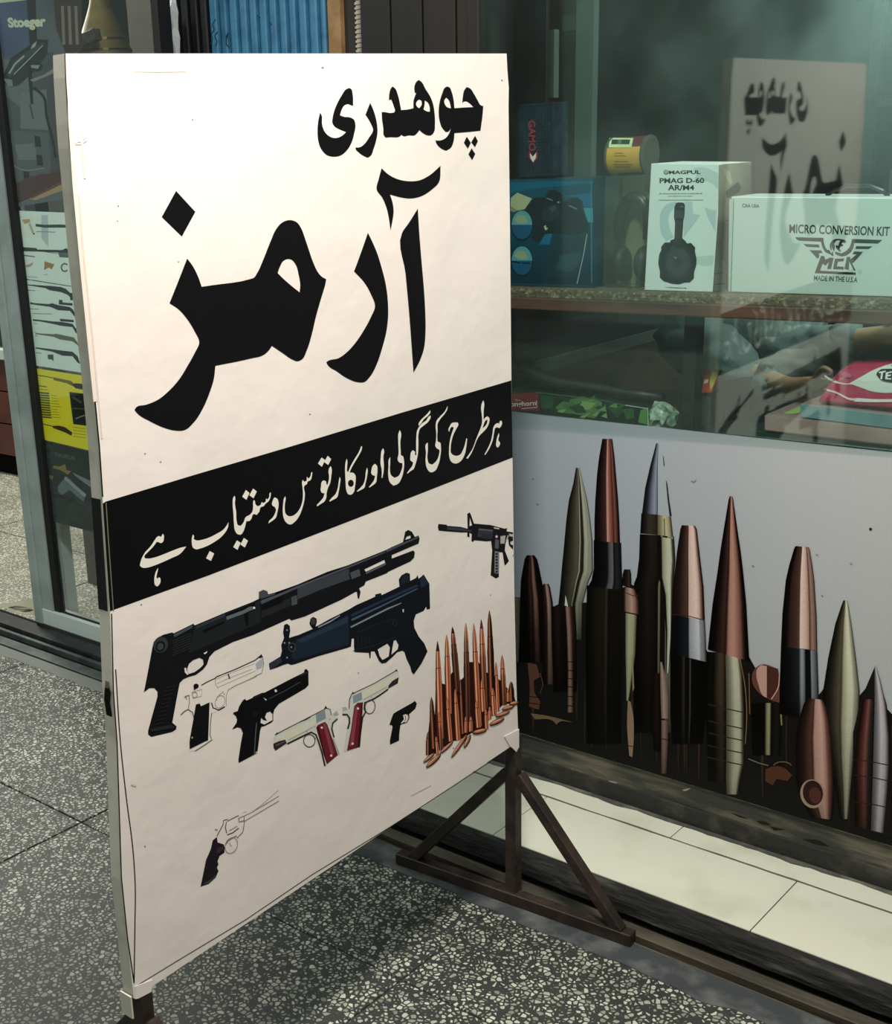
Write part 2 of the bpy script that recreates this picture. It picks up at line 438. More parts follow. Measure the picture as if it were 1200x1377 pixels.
# stepped ledge with cream tiles under the display window
bm = bmesh.new()
xs = [-2.2+.02*i for i in range(221)]
pr = []
for x in xs:
    e = noise.fractal(Vector((x*14, 2, 0)), 1., 2., 3)*.004
    pr.append([(x, 2.006+e, -.02), (x, 2.011+e*1.4, .004), (x, 2.018+e, .016), (x, 2.029, .0285), (x, 2.34, .0285), (x, 2.34, -.05)])
vv = [[bm.verts.new(p) for p in r] for r in pr]
for a, b in zip(vv, vv[1:]):
    for i in range(5): bm.faces.new((a[i], b[i], b[i+1], a[i+1]))
bmesh.ops.recalc_face_normals(bm, faces=bm.faces)
ledge = struct(link('trim_1', bm, M_LEDGE), 'dark rough timber edged ledge in front of the display window')
for i in range(-2, 7):
    x0 = -.8185+(i-1)*.5725
    bm = bmesh.new(); box(bm, max(x0, -2.2)+.001, x0+.5725-.001, 2.0305, 2.2445, .02, .031, 0, .0008); link('ledge_tile', bm, M_TILE, ledge)
    x0 -= .272
    bm = bmesh.new(); box(bm, max(x0, -2.2)+.001, x0+.5725-.001, 2.2475, 2.33, .02, .031, 0, .0008); link('ledge_tile', bm, M_TILE, ledge)
ragged('cement_smear', -2.2, 2.2, 2.306, 2.336, .0330, .012, mat('smear_cement', '#45453f', .85, bump=(60, .5), var=(20, '#6b6b60', .45, .7)), ledge, 21, side=0, th=.004)
ragged('grout_line', -2.2, 2.2, 2.2435, 2.2485, .0316, .0022, mat('grout_grey', '#57574d', .9), ledge, 31, .008, side=2, th=.001)

# plinth beam under the poster
bm = bmesh.new(); box(bm, -1.60, 2.2, 2.322, 2.40, .02, .130, 0, .004)
pl = struct(link('trim_2', bm, M_SCUFF), 'scuffed dark plinth beam under the poster')
BOX('plinth_foot', -1.60, 2.2, 2.3185, 2.34, .031, .074, mat('dark_plinth_foot', '#1d1c19', .7, bump=(45, .6), var=(18, '#3a382f', .5, .7, 9)), pl, .003)
BOX('plinth_lip', -1.62, 2.2, 2.3155, 2.33, .1285, .134, mat('worn_metal_lip', '#6c695a', .5, .3, var=(30, '#34332b', .4, .6)), pl, .001)
# flaked white paint on the plinth
d = Deco(my(2.3215), .0003)
for P in (Z(690, 780, 4.442, [(350, 1125), (385, 1160), (440, 1185), (478, 1172), (470, 1195), (430, 1205), (400, 1195), (385, 1170), (355, 1145)]),
          Z(690, 780, 4.442, [(545, 1215), (575, 1200), (628, 1210), (580, 1225), (595, 1245), (575, 1255), (550, 1240)]),
          Z(690, 780, 4.442, [(262, 1135), (275, 1150), (282, 1170), (262, 1165)]),
          Z(690, 780, 4.442, [(55, 1055), (95, 1065), (80, 1078), (50, 1070)]),
          Z(850, 800, 4.44, [(300, 1165), (355, 1150), (340, 1162), (310, 1170)])):
    d.poly('#8f9484', P, sm=True)
for P in (Z(880, 980, 3.469, [(355, 390), (420, 412), (440, 420), (400, 412)]), Z(880, 980, 3.469, [(475, 430), (520, 435), (545, 450), (500, 445)]),
          Z(880, 980, 3.469, [(540, 455), (610, 470), (560, 475)]), Z(880, 980, 3.469, [(690, 515), (760, 520), (820, 550), (760, 540)])):
    d.poly('#20201b', P, sm=True)
d.done('flaked_paint', pl, ink('flaked_ink', .8))

# shop floor behind the glass door, and its threshold
bm = bmesh.new(); box(bm, -9, -1.90, 2.262, 7.0, -.08, .029)
f2 = struct(link('floor', bm, M_GROUT), 'pale worn terrazzo floor inside the shop')
for i in range(8):
    for j in range(5):
        x0 = -2.62-(i)*.93; y0 = 2.262+(j*.93-.35 if j else 0); y1 = 2.262+(j+1)*.93-.35
        bm = bmesh.new(); box(bm, x0-.93+.003, x0-.003, y0+.003, y1-.003, .01, .031, 0, .001); link('floor_tile', bm, M_TERR2, f2)
BOX('threshold', -7, -2.1, 2.196, 2.266, -.03, .024, mat('black_threshold', '#181b1a', .5, .2, var=(20, '#2c3130', .45, .7)), f2, .003)
for P, c in ((Z(0, 780, 4.047, [(0, 130), (60, 120), (140, 105), (195, 95), (205, 180), (140, 190), (110, 175), (60, 165), (0, 145)]), '#8d8b78'),
             (Z(0, 780, 4.047, [(40, 150), (90, 140), (150, 150), (185, 165), (150, 175), (95, 165)]), '#3a3d33')):
    d = Deco(lambda p, l=0.: at_z(p, .0315)+Vector((0, 0, l))); d.poly(c, P, sm=True); d.done('worn_patch', f2, ink('flaked_ink', .8))

# walls
def swall(name, x0, x1, y0, y1, z0, z1, mt, label): return struct(BOX(name, x0, x1, y0, y1, z0, z1, mt, None, 0), label)
pw = swall('wall_front', -1.95, -1.60, 2.35, 2.43, .0, 3.2, M_WALL, 'dark brown panelled wall between the gate and the display window')
for i in range(4):
    x = -1.948+i*.087
    BOX('wall_panel', x+.002, x+.085, 2.338, 2.352, .02, 3.1, M_WALL, pw, .002)
swall('wall_partition', -1.90, -1.84, 2.43, 5.0, -.05, 2.8, M_WALL, 'partition wall between shop and display, added to block the shop light')  # added so the shop light does not reach the display
swall('wall_back', -9, 2.3, 7.0, 7.1, -.1, 2.9, mat('shop_back_wall', '#59544a', .8), 'back wall of the shop')
swall('wall_inner', -1.84, 2.3, 4.2, 4.3, -.1, 2.8, M_INT, 'dark back wall of the display room')
swall('wall_right', 2.2, 2.3, 2.3, 7, -.1, 2.9, M_INT, 'side wall of the display room')
swall('wall_left', -9.1, -9, 2.2, 7.1, -.1, 2.9, MATS['shop_back_wall'], 'side wall of the shop')
swall('ceiling', -9.1, 2.3, 2.44, 7.1, 2.8, 2.9, mat('shop_ceiling', '#6a6b64', .9), 'ceiling of the shop, added to keep light out of the interior')  # unseen slab, added to shut light out of the interior
swall('floor', -1.84, 2.3, 2.4, 4.2, -.1, .02, M_INT, 'dark floor of the display room')
swall('wall_head', -9.1, 2.3, 2.33, 2.44, 2.25, 3.2, M_WALL, 'dark fascia over the shop front')
# far side of the passage (seen only in the glass)
swall('wall_opposite', -9, 4, -4.3, -4.2, -.1, 3.4, mat('passage_wall', '#9fb3ab', .7, var=(1.1, '#4c5c57', .42, .66, 5)), 'pale wall across the passage')

for x0, x1, nm in ((-8.8, -7.2, 0), (-7.1, -5.5, 1), (-5.4, -4.9, 0), (-1.5, -.6, 1)):  # added dark panels, they darken parts of the haze mirrored in the window
    BOX('haze_darkening_panel', x0, x1, -4.205, -4.17, .0, 2.5, mat('opposite_dark_%d' % nm, ['#141a19', '#2b3734'][nm], .7, var=(5, '#3a4a45', .5, .75)), None, 0)['kind'] = 'structure'

# ================================================================ SIGNBOARD
sign = empty('signboard', (XS-.011, 1.38, 0), 'cream double-sided floor signboard with black Urdu lettering on brown steel feet', 'sign')
SX = mx(XS)
front_L = [(87, 72), (88, 105), (93, 190), (99, 250), (109, 364), (122, 479), (133.5, 600), (140, 700), (148, 823), (152, 930), (157, 1000), (163, 1180), (171, 1260), (180, 1343)]
right_R = [(681.5, 72), (683, 90), (682, 104), (684.5, 118), (684, 135), (686, 300), (688, 512), (689.5, 615), (692, 800), (695, 930), (697.5, 997)]
def edge_at(E, y):
    for a, b in zip(E, E[1:]):
        if a[1] <= y <= b[1]: t = (y-a[1])/(b[1]-a[1]); return a[0]+(b[0]-a[0])*t
    return E[-1][0]
L3 = [SX(p) for p in front_L]
# right edge points at matching parameter
def resample(E, n):
    seg = [0]
    for a, b in zip(E, E[1:]): seg.append(seg[-1]+math.dist(a, b))
    out = []
    for k in range(n):
        s = seg[-1]*k/(n-1)
        for i in range(len(seg)-1):
            if s <= seg[i+1]+1e-9: t = (s-seg[i])/(seg[i+1]-seg[i]); out.append((E[i][0]+(E[i+1][0]-E[i][0])*t, E[i][1]+(E[i+1][1]-E[i][1])*t)); break
    return out
NR = 41
Lp = resample(front_L, NR); Rp = resample(right_R, NR)
TH = .022
bm = bmesh.new(); NC = 24; F = []; B = []
for a, b in zip(Lp, Rp):
    A3, B3 = SX(a), SX(b); rf = []; rb = []
    for c in range(NC+1):
        p = A3.lerp(B3, c/NC); t = min(c, NC-c)/NC
        rf.append(bm.verts.new(p)); rb.append(bm.verts.new(p+Vector((-TH, 0, 0))))
    F.append(rf); B.append(rb)
for i in range(NR-1):
    for c in range(NC):
        f = bm.faces.new((F[i][c], F[i+1][c], F[i+1][c+1], F[i][c+1]))
        bm.faces.new((B[i][c], B[i][c+1], B[i+1][c+1], B[i+1][c]))
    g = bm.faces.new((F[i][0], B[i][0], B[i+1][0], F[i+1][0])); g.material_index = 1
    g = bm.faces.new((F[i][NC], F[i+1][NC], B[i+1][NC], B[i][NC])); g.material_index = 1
for c in range(NC):
    bm.faces.new((F[0][c], F[0][c+1], B[0][c+1], B[0][c])); g = bm.faces.new((F[-1][c], B[-1][c], B[-1][c+1], F[-1][c+1]))
bmesh.ops.recalc_face_normals(bm, faces=bm.faces)
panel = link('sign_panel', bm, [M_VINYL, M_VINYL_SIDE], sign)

# black band round the board
d = Deco(SX, .0004)
bt = [(142, 674.5), (265, 637.5), (390, 600.7), (540, 555), (687.8, 511.5)]; bb = [(689.5, 615.3), (550, 670), (420, 720.3), (280, 774), (150.5, 821)]
d.poly('#0c0d0e', [(edge_at(front_L, 677)-.2, 677)]+bt[0:]+bb+[(148, 822.5)])
d.done('black_band', panel, ink('black_ink', .42), 'black printed band')
# band on the narrow side face, dark seam lines
y0 = SX((139, 690)).y
def side(z0, z1, ya, yb): return None
bm = bmesh.new()
pt = [SX((edge_at(front_L, y), y)) for y in [672+ (823-672)*k/8 for k in range(9)]]
for a, b in zip(pt, pt[1:]):
    o = Vector((0, -.0006, 0)); e = Vector((-TH-.0004, 0, 0)); g = Vector((-.004, 0, 0))
    bm.faces.new([bm.verts.new(v) for v in (a+o+g, b+o+g, b+o+e, a+o+e)])
bmesh.ops.recalc_face_normals(bm, faces=bm.faces)
link('side_band', bm, M_BLACKV, panel)
d = Deco(SX, .0007)
LN = '#14120f'
d.line(LN, [(x+.4, y) for x, y in front_L[:3]]+[(96.5, 225)], 1.3)
d.line(LN, [(x, y) for x, y in front_L[3:7]]+[(138, 668)], 2.0)
d.line('#77705f', [(142.5, 676), (146, 730), (151, 800), (152.5, 822)], 1.2)
d.line(LN, [(150, 825), (152.5, 930), (157.5, 1000), (163.2, 1180), (171.5, 1262), (180.3, 1322)], 1.6)
d.line(LN, [(155.5, 900), (162, 1000), (170.5, 1078), (178.5, 1140), (181.8, 1190), (181.3, 1250), (180.3, 1322)], 1.5, sm=True)
d.line('#e7d6c9', [(92, 800)], 1) if False else None
d.line('#2a241c', [(183, 1326), (240, 1291), (330, 1237), (420, 1176), (520, 1115), (610, 1057), (690, 1004)], 1.0)
d.line('#dacbbb', [(106, 262), (112, 340), (124, 450), (137, 590)], 2.2)
d.done('edge_seams', panel, ink('seam_ink', .7))
sd = Deco(lambda p, l=0.: at_y(p, SX((152, 930)).y-.0012-l*0)+Vector((0, -l, 0)), .0004)
sd.poly('#1d1812', [(141, 925), (146, 920), (149, 932), (148, 945), (151, 962), (146, 978), (143, 960), (140, 940)], sm=False)
sd.poly('#8a7c68', [(142, 915), (147, 918), (146, 926), (141, 924)])
sd.done('torn_patch', panel, ink('seam_ink', .7), 'dark torn patch on the narrow side')
# specks and scratch marks; crease highlight and fold shade are painted lines
d = Deco(SX, .0006)
random.seed(8)
for x, y, r in [(434, 91, 1.4), (93.5, 90, 1.6), (240, 352, .8), (417, 557, .9), (259, 161, .9), (159, 277, .9), (158, 297, .7), (195, 610, .8), (216, 621, .9), (190, 813, .9), (195, 1138, .9), (482, 905, .7), (675, 108, 1), (660, 800, .6), (610, 1006, .8)]:
    d.poly('#8b7d6c', ell(x, y, r*1.3, r, 8))
d.line('#e7d6c9', [(92, 80), (94, 160), (100, 250), (112, 380), (128, 540)], 5)
d.line('#cfbcae', [(101, 194), (108, 194), (117, 189)], 1.4); d.line('#fff6ea', [(101, 191), (108, 190), (116, 184)], 1.5); d.line('#e3d3c6', [(112, 150), (110, 190), (114, 240)], 3)
d.line('#cbbdae', [(180, 96), (215, 96.5), (250, 96)], .8); d.line('#c9b9a9', [(553, 1070), (580, 1056)], .8); d.line('#d2c1b0', [(176, 1055), (183, 1057)], 2)
o = d.done('scratches_crease_shading', panel, ink('seam_ink', .7)); o['kind'] = 'stuff'

BL = '#121113'
# ---- big name
A4 = lambda p: Z(400, 80, 4, p)
Bz = lambda p: Z(160, 220, 3.623, p)
Cz = lambda p: Z(420, 210, 4.305, p)
d = Deco(SX, .0007)
d.poly(BL, A4([(280,153),(290,160),(297,185),(300,248),(290,247),(275,240),(255,245),(238,270),(229,300),(250,308),(285,312),(305,325),(312,350),(305,400),(290,450),(265,490),(235,515),(195,523),(160,515),(130,485),(115,450),(108,390),(112,330),(122,285),(130,300),(133,350),(145,385),(170,412),(195,422),(225,418),(250,402),(262,390),(225,375),(200,360),(188,340),(190,310),(197,280),(215,235),(240,190),(262,160)]), sm=True)
d.poly(BL, A4([(391,233),(402,255),(415,290),(427,340),(431,385),(425,430),(410,480),(392,520),(378,528),(355,518),(330,500),(313,480),(313,473),(335,472),(360,455),(385,420),(407,378),(395,345),(378,315),(366,297)]), sm=True)
d.poly(BL, A4([(512,145),(525,155),(540,190),(552,240),(558,272),(600,268),(624,262),(625,220),(640,178),(632,182),(629,150),(640,120),(652,110),(665,118),(690,160),(715,200),(730,240),(738,290),(740,350),(735,390),(720,407),(700,408),(678,398),(656,380),(645,395),(630,408),(600,408),(570,412),(560,405),(550,414),(500,418),(475,420),(466,410),(462,370),(455,320),(453,283),(470,283),(500,288),(520,285),(524,278),(518,250),(505,215),(492,218),(495,180),(505,152)]),
       [A4([(655,215),(668,222),(668,245),(655,262),(645,255),(638,240),(645,222)]), A4([(685,220),(700,230),(710,250),(713,280),(700,280),(678,268),(684,245)])], sm=True)
d.poly(BL, A4([(805,145),(818,150),(830,175),(840,215),(845,262),(900,258),(947,256),(925,235),(905,225),(893,228),(887,235),(890,200),(898,165),(910,148),(928,155),(950,185),(970,220),(988,247),(1000,250),(997,290),(985,383),(920,390),(845,396),(840,440),(825,475),(800,491),(775,480),(750,455),(742,436),(775,434),(800,420),(815,400),(826,370),(812,388),(798,390),(780,370),(765,330),(760,280),(765,230),(780,180),(793,152)]),
       [A4([(800,205),(812,215),(822,240),(826,262),(808,258),(793,240),(790,222)])], sm=True)
for q in ([(911,415),(933,448),(917,480),(896,448)], [(956,410),(971,440),(955,472),(935,445)], [(937,478),(957,508),(940,541),(920,510)]): d.poly(BL, A4(q))
d.done('upper_lettering', panel, ink('black_ink'), 'small black Urdu word at the top')
d = Deco(SX, .0007)
d.poly(BL, Bz([(278,133),(372,235),(306,355),(208,260)]))
d.poly(BL, Bz([(332,462),(360,500),(385,550),(403,600),(450,593),(640,562),(655,557),(675,530),(700,475),(740,375),(765,320),(795,287),(830,275),(865,285),(890,320),(905,360),(925,420),(950,490),(970,530),(990,552),(1010,563),(1005,590),(990,640),(960,745),(940,830),(915,910),(890,955),(870,963),(845,955),(800,925),(745,888),(730,910),(705,932),(640,950),(470,985),(462,1050),(440,1120),(410,1190),(365,1260),(320,1298),(270,1300),(220,1287),(150,1255),(90,1218),(75,1200),(85,1186),(130,1175),(190,1150),(240,1110),(290,1055),(340,975),(370,920),(391,870),(370,820),(330,755),(290,710),(246,680),(290,570)]),
       [Bz([(820,465),(840,468),(860,490),(875,540),(883,590),(880,627),(840,595),(800,560),(773,533),(785,500),(800,475)])], sm=True)
d.poly(BL, Cz([(322,443),(345,490),(375,560),(400,640),(425,740),(437,830),(439,930),(430,1010),(405,1110),(375,1200),(335,1275),(300,1308),(260,1308),(200,1285),(140,1245),(90,1210),(81,1192),(95,1183),(150,1170),(200,1135),(250,1080),(300,1005),(340,930),(363,870),(340,800),(300,730),(242,667),(285,550)]), sm=True)
d.poly(BL, Cz([(401,70),(440,105),(500,135),(560,145),(620,140),(680,110),(743,55),(731,155),(690,195),(640,228),(570,245),(510,238),(450,222),(465,270),(471,320),(465,370),(453,430),(445,370),(430,300),(405,240),(373,193),(385,130)]), sm=True)
d.poly(BL, Cz([(611,303),(620,450),(632,600),(645,750),(655,920),(656,1000),(645,1120),(620,1190),(586,1253),(575,1100),(560,900),(540,680),(520,443),(560,385)]), sm=True)
d.done('large_lettering', panel, ink('black_ink'), 'huge black Urdu word')

# ---- line of script in the band
WH = '#e9e0d3'
s1 = lambda p: Z(180, 690, 8.571, p)
s2 = lambda p: Z(300, 630, 8.571, p)
s3 = lambda p: Z(400, 580, 9.231, p)
s4 = lambda p: Z(510, 530, 6.667, p)
d = Deco(SX, .0009)
for f, pts, hl in [
 (s1, [(330,238),(342,250),(345,290),(335,330),(312,345),(285,335),(262,330),(235,370),(190,420),(150,460),(120,500),(125,520),(160,524),(240,510),(340,475),(450,430),(550,395),(603,385),(570,430),(530,470),(440,515),(330,565),(230,605),(150,628),(100,628),(70,605),(75,570),(95,510),(130,450),(190,385),(240,310),(265,275),(290,262),(308,275),(320,262)], 0),
 (s1, [(278,630),(275,665),(264,710),(262,745),(275,755),(285,740),(300,745),(307,770),(295,820),(270,845),(245,830),(235,790),(238,730),(255,670)], 0),
 (s1, [(678,248),(688,255),(690,300),(720,314),(780,308),(870,280),(950,240),(1030,190),(1070,140),(1090,105),(1085,160),(1050,225),(1000,280),(930,330),(850,375),(770,405),(710,415),(680,395),(668,350),(668,290)], 0),
 (s1, [(873,437),(925,465),(888,550),(832,520)], 0),
 (s2, [(130,313),(138,330),(135,400),(150,500),(155,600),(175,655),(205,660),(235,620),(260,560),(310,530),(335,500),(345,450),(345,390),(352,362),(362,370),(375,415),(400,435),(430,420),(445,385),(460,398),(485,385),(495,345),(510,357),(530,330),(540,280),(550,275),(545,330),(525,375),(490,405),(465,435),(435,445),(415,500),(385,535),(355,525),(345,530),(325,580),(300,605),(268,605),(255,660),(235,720),(200,762),(165,755),(135,710),(125,640),(118,520),(110,400),(115,340)], 0),
 (s2, [(262,247),(303,282),(268,360),(220,325)], 0), (s2, [(345,230),(388,265),(350,343),(302,308)], 0),
 (s2, [(158,828),(202,855),(165,938),(116,905)], 0), (s2, [(238,800),(286,832),(250,910),(198,875)], 0),
 (s2, [(590,333),(620,345),(636,380),(638,430),(625,500),(605,570),(570,600),(520,633),(530,605),(570,565),(600,510),(608,470),(595,445),(567,425),(575,360)], 0),
 (s2, [(715,320),(720,340),(712,400),(710,470),(720,520),(755,548),(800,545),(850,510),(885,460),(910,390),(920,300),(914,210),(910,150),(918,130),(935,152),(955,145),(965,95),(985,117),(1005,90),(1015,45),(1028,42),(1022,90),(1005,135),(975,150),(965,180),(940,195),(942,290),(935,370),(915,450),(880,540),(830,610),(770,645),(725,620),(695,560),(687,480),(692,400),(703,340)], 0),
 (s3, [(298,325),(342,355),(303,440),(254,400)], 0), (s3, [(375,303),(418,345),(380,418),(330,380)], 0),
 (s3, [(412,432),(420,450),(418,560),(405,640),(375,710),(362,760),(355,830),(335,870),(290,900),(245,930),(238,915),(280,870),(320,820),(335,770),(300,760),(288,735),(292,680),(300,630),(322,610),(350,620),(362,660),(370,668),(385,620),(392,560),(385,490),(400,445)], 0),
 (s3, [(523,565),(530,580),(525,660),(510,750),(490,820),(440,850),(400,873),(395,860),(430,820),(470,780),(495,720),(512,620)], 0),
 (s3, [(610,340),(617,360),(615,450),(620,500),(628,505),(660,430),(710,340),(760,260),(790,185),(803,190),(795,230),(760,300),(700,400),(655,490),(648,512),(690,515),(718,545),(722,600),(712,690),(695,760),(660,787),(630,780),(608,740),(598,650),(592,540),(590,450),(600,370)], s3(ell(662, 645, 36, 44))),
 (s3, [(862,450),(869,470),(862,560),(845,640),(825,705),(790,725),(742,750),(738,740),(780,700),(820,650),(840,580),(850,490)], 0),
 (s3, [(960,402),(985,425),(992,480),(985,560),(970,640),(940,665),(892,698),(887,688),(920,650),(955,590),(962,550),(935,545),(915,520),(918,480),(932,430)], 0),
 (s3, [(1060,210),(1070,225),(1065,320),(1072,430),(1065,520),(1052,580),(1043,575),(1045,480),(1030,400),(1033,320),(1048,230)], 0),
 (s4, [(183,322),(192,340),(188,430),(192,520),(195,548),(210,555),(220,590),(218,680),(200,750),(165,805),(125,820),(95,790),(80,730),(82,650),(90,575),(98,565),(97,620),(95,680),(105,725),(135,750),(170,735),(195,690),(207,640),(205,618),(180,612),(165,590),(172,540),(170,430),(172,350)], 0),
 (s4, [(455,145),(458,155),(440,190),(400,225),(372,265),(355,285),(352,270),(370,235),(400,205),(435,170)], 0),
 (s4, [(458,190),(460,200),(440,245),(400,280),(365,310),(352,350),(350,440),(345,540),(335,590),(320,640),(308,670),(280,690),(252,713),(248,705),(275,670),(298,635),(300,610),(280,595),(278,560),(285,520),(300,503),(318,515),(322,545),(332,550),(330,480),(332,380),(338,330),(355,295),(385,260),(420,235),(440,205)], 0),
 (s4, [(612,105),(610,130),(590,170),(545,225),(525,260),(522,330),(520,400),(525,425),(545,435),(552,470),(548,550),(530,630),(495,690),(460,700),(430,670),(415,610),(418,530),(425,440),(435,435),(435,500),(432,580),(445,620),(475,632),(510,600),(535,540),(537,500),(515,485),(502,465),(508,420),(510,340),(505,290),(515,235),(540,205),(590,150)], 0),
 (s4, [(650,260),(700,253),(708,265),(690,310),(670,350),(650,410),(640,480),(645,530),(680,552),(720,545),(750,500),(770,440),(780,395),(788,400),(780,470),(765,540),(730,600),(685,622),(645,605),(627,560),(625,500),(632,420),(650,350),(668,300),(650,290),(634,310),(627,338),(620,325),(630,290)], 0),
 (s4, [(932,55),(940,80),(935,150),(935,230),(950,210),(968,198),(985,212),(985,250),(965,300),(930,340),(900,370),(880,400),(855,460),(825,530),(795,578),(778,575),(800,545),(835,490),(865,410),(885,360),(905,310),(920,260),(918,180),(912,120),(920,80)], s4([(935,275),(955,235),(970,228),(965,260),(945,290),(925,305)])),
 (s4, [(1090,235),(1098,245),(1090,290),(1075,305),(1060,298),(1045,300),(1030,340),(1020,400),(990,480),(950,545),(943,540),(965,500),(1000,420),(1015,350),(1022,300),(1040,270),(1060,260),(1075,264),(1080,245)], 0),
 (s4, [(1072,348),(1075,365),(1068,400),(1070,420),(1080,430),(1075,465),(1060,480),(1048,465),(1048,430),(1058,380)], 0)]:
    d.poly(WH, f(pts), [hl] if hl else (), sm=True, thr=62)
d.done('script_line', panel, ink('cream_ink', .5), 'line of cream Urdu script in the black band')

# ---- printed pictures
z5 = lambda p: Z(180, 780, 6, p)
z6 = lambda p: Z(340, 700, 5, p)
z7 = lambda p: Z(360, 760, 5.217, p)
z8 = lambda p: Z(580, 680, 10, p)
h1 = lambda p: Z(240, 870, 6.667, p)
h2 = lambda p: Z(360, 890, 5.714, p)
h3 = lambda p: Z(200, 1030, 5.4545, p)
PAPER = '#ece1d6'
INKP = ink('picture_ink', .5, gain=1.0, weave=.08)
d = Deco(SX, .0007)
d.poly('#131417', z5([(80,905),(90,860),(115,730),(150,540),(160,500),(190,465),(240,440),(310,422),(320,430),(480,352),(492,365),(730,265),(960,175),(1010,150),(1012,95),(1050,80),(1078,95),(1085,115),(1140,100),(1145,112)])
       + z6([(150,495),(300,430),(500,345),(640,300),(890,200),(930,180),(1010,145),(1025,75),(1045,62),(1070,75),(1090,110),(1115,100),(1122,120),(1115,155),(1090,165),(935,232),(935,255),(1080,200),(1090,215),(1085,250),(1060,275),(910,345),(900,355),(760,410),(750,435),(715,455),(725,480),(715,528),(705,520),(700,480),(690,480),(600,530),(350,645),(260,672),(245,660),(0,770)])
       + z5([(800,500),(650,575),(610,620),(590,680),(560,720),(500,765),(440,782),(400,800),(370,830),(345,960),(310,1150),(345,1180),(340,1205),(310,1225),(140,1265),(115,1245),(115,1215),(190,940),(190,900),(165,872),(125,872),(95,895)]),
       [z6([(750,328),(885,264),(890,284),(760,344)]), z5([(430,715),(445,675),(480,645),(530,627),(558,642),(562,680),(535,710),(490,742),(445,757),(432,740)]), z6([(1025,130),(1035,108),(1060,100),(1062,118)])])
d.poly('#3b3f46', z6([(300,455),(640,325),(650,395),(480,455),(300,530)])).poly('#2a2d33', z6([(640,325),(650,395),(655,400),(650,325)]))
d.poly('#4b4f57', z6([(50,545),(300,440),(640,308),(890,208),(890,216),(640,320),(300,455),(60,562)])).poly('#4b4f57', z6([(895,200),(1010,150),(1115,105),(1115,115),(1010,162),(900,212)]))
d.poly('#232528', z6([(60,600),(250,520),(258,570),(60,655)])).poly('#4a4d50', z6([(258,515),(295,500),(300,560),(262,572)])).poly('#4b4e55', z6([(655,350),(715,325),(725,370),(665,395)])).poly('#5b5f66', z6([(760,348),(895,286),(895,296),(762,360)]))
d.poly('#454850', z6([(40,480),(70,465),(98,475),(98,500),(150,485),(150,495),(60,525),(40,520)]))
d.poly('#1e2225', z5([(492,372),(730,272),(960,182),(1015,165),(1025,340),(905,392),(440,592),(470,460)])).poly('#33363c', z5([(500,372),(735,272),(735,292),(500,392)])).poly('#474a52', z5([(322,436),(478,360),(470,384),(326,462)]))
d.poly('#0b0c0d', z5([(555,405),(730,330),(735,345),(560,430)])).poly('#0c0d0e', z5([(740,275),(975,180),(985,240),(740,328)])).poly('#5f676b', z5([(745,295),(890,240),(930,215),(970,212),(970,235),(930,250),(890,270),(748,322)])).poly('#0d0d0f', z5([(885,270),(925,255),(920,370),(905,370)]))
d.poly('#4d5259', z5([(1025,165),(1200,100),(1200,118),(1030,190)])).poly('#0c0d0e', z5([(1035,195),(1200,130),(1200,180),(1035,245)])).poly('#e6e2da', z5(ell(970, 224, 9, 9)))
for i in range(7): d.line('#2b2e32', z5([(312, 492+i*19), (462, 430+i*19)]), 1.1)
d.poly('#33363a', z5(ell(215, 522, 58, 66, 28, 20))).poly('#111214', z5(ell(212, 535, 38, 46, 20, 20))).poly('#3c4044', z5(ell(212, 535, 25, 30, 16, 20)))
for i in range(10): d.line('#24272a', z5([(262-i*10, 868+i*33), (325-i*9, 850+i*33)]), 1.2)
d.poly('#25282b', z5([(125,1200),(300,1165),(335,1190),(140,1222)])).poly('#e8e0d6', z5([(405,710),(418,705),(425,735),(440,758),(430,765),(410,745)])).poly('#e8e0d6', z5([(560,590),(592,572),(585,588),(570,598)]))
d.done('shotgun_picture', panel, INKP, 'printed picture of a black pump gun')
d = Deco(SX, .0007)
d.poly('#11151b', z7([(8,690),(90,640),(100,600),(95,560),(115,510),(108,470),(115,420),(135,410),(155,425),(158,460),(150,510),(180,500),(215,490),(320,445),(310,440),(293,410),(300,375),(320,362),(343,375),(345,400),(335,430),(350,425),(440,375),(500,345),(570,310),(620,280),(700,245),(755,220),(755,205),(795,195),(800,210),(925,150),(920,100),(940,70),(975,52),(998,60),(1000,110),(1040,90),(1052,70),(1060,95),(1095,65),(1135,130),(1140,305),(1118,312),(1112,290),(1095,320),(1040,345),(1025,390),(1030,440),(1060,500),(1100,550),(1122,605),(1080,690),(1025,768),(1010,750),(1000,710),(975,660),(960,610),(945,600),(910,610),(870,650),(830,685),(800,690),(780,670),(750,605),(725,605),(722,650),(715,655),(710,615),(610,610),(605,570),(605,515),(590,515),(585,570),(560,580),(350,640),(190,695),(165,700),(140,690),(110,700),(60,720),(15,735)]),
       [z7([(772,590),(840,550),(858,575),(850,640),(805,665),(785,635)]), z7([(885,530),(900,525),(918,560),(912,590),(868,628),(875,580)])])
d.poly('#1a2532', z7([(200,525),(350,455),(560,350),(568,355),(570,560),(350,620),(190,670),(165,640)])).poly('#263547', z7([(205,528),(560,360),(562,400),(240,545)]))
d.poly('#868e98', z7([(352,432),(440,388),(505,350),(508,356),(440,400),(355,440)])).poly('#7e8a97', z7([(580,430),(700,370),(840,300),(940,262),(935,270),(845,310),(700,382),(585,440)]))
d.poly('#233246', z7([(585,345),(760,262),(1045,135),(1055,150),(760,280),(590,362)])).poly('#44586e', z7([(585,378),(800,280),(1050,160),(1050,168),(800,292),(590,392)]))
d.poly('#2b323d', z7([(8,690),(90,647),(100,678),(40,720),(15,733)])).poly('#1f2d3c', z7([(1070,100),(1095,75),(1130,130),(1075,160)])).poly('#1c232b', z7([(945,80),(975,60),(990,70),(990,115),(930,140)]))
